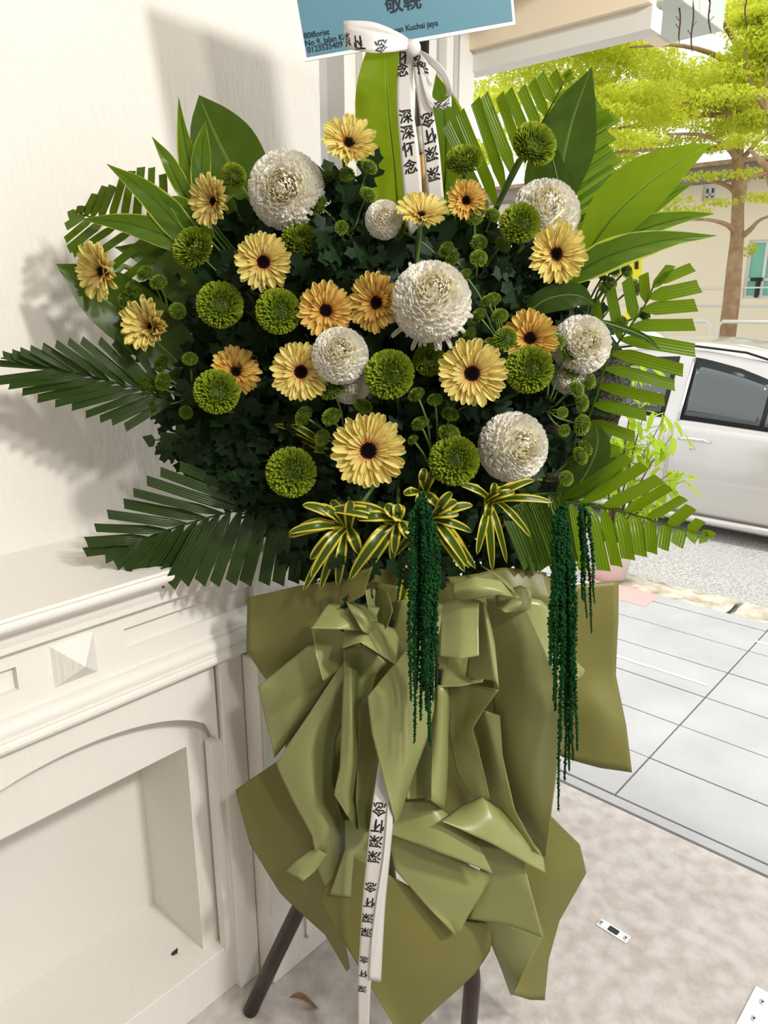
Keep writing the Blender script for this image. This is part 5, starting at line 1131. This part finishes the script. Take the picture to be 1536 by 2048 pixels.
# right big sheets
paper([[(972, 1196, 1.13), (1005, 1192, 1.12), (1045, 1200, 1.12)], [(985, 1280, 1.13), (1035, 1270, 1.10), (1085, 1290, 1.10)], [(985, 1370, 1.14), (1050, 1350, 1.09), (1118, 1368, 1.085)], [(990, 1450, 1.14), (1060, 1430, 1.08), (1145, 1430, 1.06)], [(1000, 1540, 1.14), (1060, 1520, 1.09), (1118, 1515, 1.09)], [(1040, 1640, 1.13), (1070, 1620, 1.10), (1104, 1610, 1.10)], [(1086, 1714, 1.12), (1088, 1714, 1.11), (1091, 1712, 1.11)]], 26, 36, lift=(-.02, .02, 0))
paper([[(1020, 1190, 1.16), (1080, 1200, 1.14), (1120, 1230, 1.15)], [(1050, 1260, 1.15), (1110, 1280, 1.13), (1150, 1320, 1.14)], [(1080, 1320, 1.15), (1130, 1340, 1.14), (1170, 1340, 1.15)], [(1095, 1390, 1.16), (1130, 1375, 1.15), (1165, 1352, 1.16)]], 16, 16)
paper([[(940, 1420, 1.15), (970, 1420, 1.11), (1000, 1430, 1.14)], [(960, 1500, 1.15), (985, 1500, 1.11), (1005, 1510, 1.14)], [(960, 1600, 1.15), (1000, 1610, 1.12), (1030, 1620, 1.14)], [(985, 1660, 1.15), (1030, 1680, 1.12), (1080, 1710, 1.14)]], 16, 22)
# lower right folds
paper([[(925, 1612, 1.13), (965, 1596, 1.10), (1010, 1625, 1.12)], [(900, 1630, 1.11), (985, 1640, 1.075), (1084, 1704, 1.10)], [(882, 1642, 1.095), (985, 1690, 1.06), (1091, 1746, 1.09)]], 26, 14, lift=(.01, 0, .01))
paper([[(788, 1600, 1.14), (860, 1600, 1.11), (925, 1650, 1.12)], [(782, 1640, 1.125), (870, 1650, 1.085), (962, 1696, 1.10)], [(778, 1668, 1.115), (880, 1706, 1.07), (986, 1748, 1.095)]], 26, 14, lift=(0, .01, .01))
paper([[(960, 1688, 1.14), (1000, 1694, 1.12), (1046, 1716, 1.11)], [(960, 1765, 1.13), (1020, 1765, 1.10), (1064, 1790, 1.08)], [(936, 1838, 1.125), (1015, 1850, 1.085), (1088, 1876, 1.055)]], 20, 20, lift=(0, .01, .01))
paper([[(955, 1838, 1.14), (1020, 1850, 1.10), (1089, 1874, 1.10)], [(975, 1870, 1.14), (1022, 1895, 1.11), (1066, 1912, 1.12)], [(1000, 1930, 1.15), (1022, 1940, 1.13), (1045, 1950, 1.14)], [(1020, 1986, 1.15), (1022, 1988, 1.15), (1026, 1986, 1.15)]], 16, 18)
paper([[(776, 1664, 1.14), (870, 1700, 1.125), (984, 1748, 1.125)], [(790, 1740, 1.135), (870, 1765, 1.11), (962, 1790, 1.11)], [(850, 1808, 1.13), (885, 1815, 1.11), (936, 1832, 1.11)], [(909, 1868, 1.12), (913, 1870, 1.115), (918, 1866, 1.11)]], 20, 20, m=M_paper, lift=(.02, 0, .01))
# big front bottom sheet
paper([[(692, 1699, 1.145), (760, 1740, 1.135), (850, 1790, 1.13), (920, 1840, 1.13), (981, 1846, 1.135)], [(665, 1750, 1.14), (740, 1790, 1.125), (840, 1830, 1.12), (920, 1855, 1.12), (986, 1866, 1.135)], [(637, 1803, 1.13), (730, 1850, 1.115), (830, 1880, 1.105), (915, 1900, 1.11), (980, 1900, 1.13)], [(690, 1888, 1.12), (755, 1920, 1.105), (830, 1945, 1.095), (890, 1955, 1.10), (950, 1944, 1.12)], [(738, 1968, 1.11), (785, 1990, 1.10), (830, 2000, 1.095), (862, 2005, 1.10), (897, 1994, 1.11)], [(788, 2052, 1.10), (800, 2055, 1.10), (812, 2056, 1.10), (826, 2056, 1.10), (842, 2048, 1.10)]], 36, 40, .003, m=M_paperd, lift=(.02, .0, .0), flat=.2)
paper([[(690, 1640, 1.16), (730, 1640, 1.15), (790, 1650, 1.16)], [(690, 1700, 1.16), (730, 1720, 1.15), (790, 1740, 1.16)], [(660, 1790, 1.165), (730, 1800, 1.15), (800, 1800, 1.15)]])

# ---------------- card, ribbons, bamboo ----------------
card = thing('condolence_card', 'teal blue message card in a white border at the top of the stand', 'card', P(840, 60, 1.36))
c00, c10 = P(609, 123, 1.335), P(1031, 49, 1.345); ex = (c10-c00).normalized(); up_ = (P(583, -10, 1.33)-c00).normalized()
up_ = (up_-ex*up_.dot(ex)).normalized(); cn = ex.cross(up_).normalized(); 
if cn.dot(CAMP-c00) < 0: cn = -cn
CWd = (c10-c00).length; CH = .26
def cardbox(name, a, b, c, d, z0, z1, m):
    vs = [c00+ex*x+up_*y+cn*z for z in (z0, z1) for x, y in ((a, c), (b, c), (b, d), (a, d))]
    return wobj(name, vs, [(0, 3, 2, 1), (4, 5, 6, 7), (0, 1, 5, 4), (1, 2, 6, 5), (2, 3, 7, 6), (3, 0, 4, 7)], m, card, smooth=False)
cardbox('card_board', 0, CWd, 0, CH, -.004, 0, M_cardw); cardbox('blue_face', .005, CWd-.004, .005, CH-.004, 0, .0006, M_blue)
def card_text(name, txt, size, px, py, m, sh=0, align='C'):
    vs, fs = text_mesh(txt, size)
    r = ray(px, py); k = (c00-CAMP).dot(cn)/r.dot(cn); ctr = CAMP+r*k
    if align == 'L': x0 = min(v.x for v in vs); vs = [v-V(x0, 0, 0) for v in vs]
    wobj(name, [ctr+ex*v.x+up_*v.y+cn*.0012 for v in vs], fs, m, card, smooth=False)
card_text('characters', '敬輓', .029, 806, 6, M_navy)
card_text('printed_line', '80iflorist', .0115, 608, 73, M_navy, align='L')
card_text('printed_line', 'No 9, Jalan Kuch', .0115, 611, 88, M_navy, align='L')
card_text('printed_line', '0123535409', .0115, 615, 101, M_navy, align='L')
card_text('printed_line', 'Taman Kuchai jaya', .0115, 768, 65, M_navy, align='L')
bam = [P(838, 255, 1.33), P(846, 400, 1.32), P(856, 525, 1.31)]
t = thing('bamboo_stick', 'split bamboo stick between the two hanging white ribbons', 'stick', bam[2])
for dx in (-.0032, .0034):
    mb = MB(); tube(mb, [p+V(dx, 0, 0) for p in bam], [.0034, .0040, .0042], 8); mb.build('cane', M_bamboo, t)
mb = MB(); tube(mb, [bam[0]+V(.002, -.004, -.0), bam[0].lerp(bam[1], .35)+V(0.002, -.004, 0)], [.005, .006], 8); mb.build('tape', M_rib, t)
rib = thing('mourning_ribbon', 'white satin ribbon tied in a bow on the card with black characters', 'ribbon', P(825, 95, 1.3))
def ribbon(rows, nu=5, nv=40, texts=(), name='ribbon_tail', parent=None):
    """rows: (lx,ly,lY, rx,ry,rY) down the ribbon. texts: (string, v centre, size, rotation degrees, u centre)"""
    rr_ = [[r[:3], tuple(lerp(a, b, .5) for a, b in zip(r[:3], r[3:])), r[3:]] for r in rows]
    f0 = sheet_fn(rr_); vs, fs, uv = gridmesh(f0, nu, nv); par = parent or rib
    o = wobj(name, vs, fs, M_rib, par, uv, thick=.0004)
    for (s, vc, size, rot, uc) in texts:
        tv, tf = text_mesh(s, size); e = .004
        p0 = f0(uc, vc); wid_ = (f0(1, vc)-f0(0, vc)).length; len_ = (f0(uc, min(1, vc+.02))-f0(uc, max(0, vc-.02))).length/(.04 if .02 < vc < .98 else .02)
        ca, sa = math.cos(math.radians(rot)), math.sin(math.radians(rot)); out = []
        for q in tv:
            x, y = q.x*ca-q.y*sa, q.x*sa+q.y*ca; u, v = uc+x/wid_, vc-y/len_
            u_ = min(max(u, .0), 1); v_ = min(max(v, 0), 1)
            p = f0(u_, v_); du = f0(min(1, u_+e), v_)-f0(max(0, u_-e), v_); dv = f0(u_, min(1, v_+e))-f0(u_, max(0, v_-e)); n = du.cross(dv)
            n = n.normalized() if n.length > 1e-12 else toward(p)
            if n.dot(CAMP-p) < 0: n = -n
            out.append(p+n*.0009)
        wobj('character', out, tf, M_ink, o if parent is None else par, smooth=False)
    return o
ch = '深深怀念'
def vtext(vs_, size, rot, rev=False, uc=.5, s=ch):
    return [(c, v, size, rot, uc) for c, v in zip(s if not rev else s[::-1], vs_)]
ribbon([(800, 92, 1.29, 832, 100, 1.285), (795, 150, 1.29, 826, 150, 1.285), (794, 210, 1.29, 826, 210, 1.285), (800, 300, 1.285, 837, 295, 1.28), (808, 400, 1.29, 845, 395, 1.285), (822, 500, 1.30, 848, 495, 1.295), (832, 560, 1.31, 856, 555, 1.305)], nv=50,
       texts=vtext((.385, .445, .505, .565), .022, 5)+[('怀', .07, .019, 5, .3), ('念', .145, .020, 10, .3), ('深', .86, .02, 5, .5), ('深', .93, .02, 5, .5)])
ribbon([(826, 96, 1.28, 848, 104, 1.275), (828, 150, 1.28, 862, 150, 1.275), (838, 220, 1.28, 866, 215, 1.275), (846, 300, 1.28, 878, 292, 1.275), (856, 400, 1.285, 888, 395, 1.28), (868, 490, 1.30, 898, 485, 1.295)], nv=50,
       texts=vtext((.455, .54, .62, .70), .022, 185, True)+[('深', .085, .018, 185, .25), ('深', .14, .018, 185, .55)])
ribbon([(824, 84, 1.275, 818, 96, 1.275), (800, 66, 1.27, 790, 104, 1.275), (750, 45, 1.26, 745, 105, 1.27), (705, 41, 1.26, 705, 100, 1.265), (687, 42, 1.27, 690, 92, 1.27)], nv=30, name='bow_loop')
ribbon([(689, 44, 1.27, 689, 92, 1.27), (700, 52, 1.25, 700, 97, 1.25), (745, 62, 1.24, 742, 106, 1.24), (795, 72, 1.255, 785, 104, 1.25), (824, 88, 1.27, 820, 98, 1.27)], nv=30, name='bow_loop',
       texts=[('深', .16, .020, -105, .62), ('怀', .37, .020, -100, .60), ('念', .60, .020, -105, .62)])
ribbon([(832, 96, 1.275, 842, 106, 1.275), (862, 112, 1.26, 858, 128, 1.265), (890, 140, 1.255, 880, 150, 1.26), (903, 175, 1.26, 893, 180, 1.265), (902, 196, 1.27, 890, 192, 1.275)], nv=26, name='bow_loop')
ribbon([(903, 190, 1.27, 903, 214, 1.27), (882, 205, 1.265, 880, 219, 1.265), (862, 190, 1.27, 856, 200, 1.27), (850, 150, 1.275, 842, 155, 1.275), (842, 104, 1.28, 834, 104, 1.28)], nv=26, name='bow_loop', texts=[('深', .12, .014, -80, .5), ('念', .28, .014, -60, .5)])
v_, f_ = blobmesh(P(826, 96, 1.272), .012, .009, .012, 14, 10, .01); wobj('knot', v_, f_, M_rib, rib)
low_r = thing('long_ribbon_tail', 'white ribbon tail with black characters hanging down over the lower paper', 'ribbon', P(760, 1560, 1.08))
lrow = [(762, 1490, 1.11, 800, 1500, 1.11), (752, 1560, 1.08, 790, 1565, 1.08), (741, 1640, 1.05, 785, 1645, 1.05), (733, 1720, 1.04, 775, 1725, 1.04), (725, 1800, 1.035, 764, 1803, 1.035), (720, 1880, 1.035, 753, 1885, 1.035), (716, 1960, 1.04, 742, 1965, 1.04), (716, 2056, 1.045, 738, 2056, 1.045)]
ribbon(lrow, nv=60, parent=low_r, texts=vtext((.24, .30, .355, .41), .024, 180, True, .34)+vtext((.52, .575, .63, .68), .021, 180, True, .34)+vtext((.78, .83, .88), .017, 180, True, .34, '深怀念'))
ribbon([(a+28+6*math.sin(i), b, c-.004, a+46, b+4, c+.012) for i, (a, b, c, d, e, f) in enumerate(lrow[1:-1])], nv=40, name='ribbon_fold', parent=low_r)
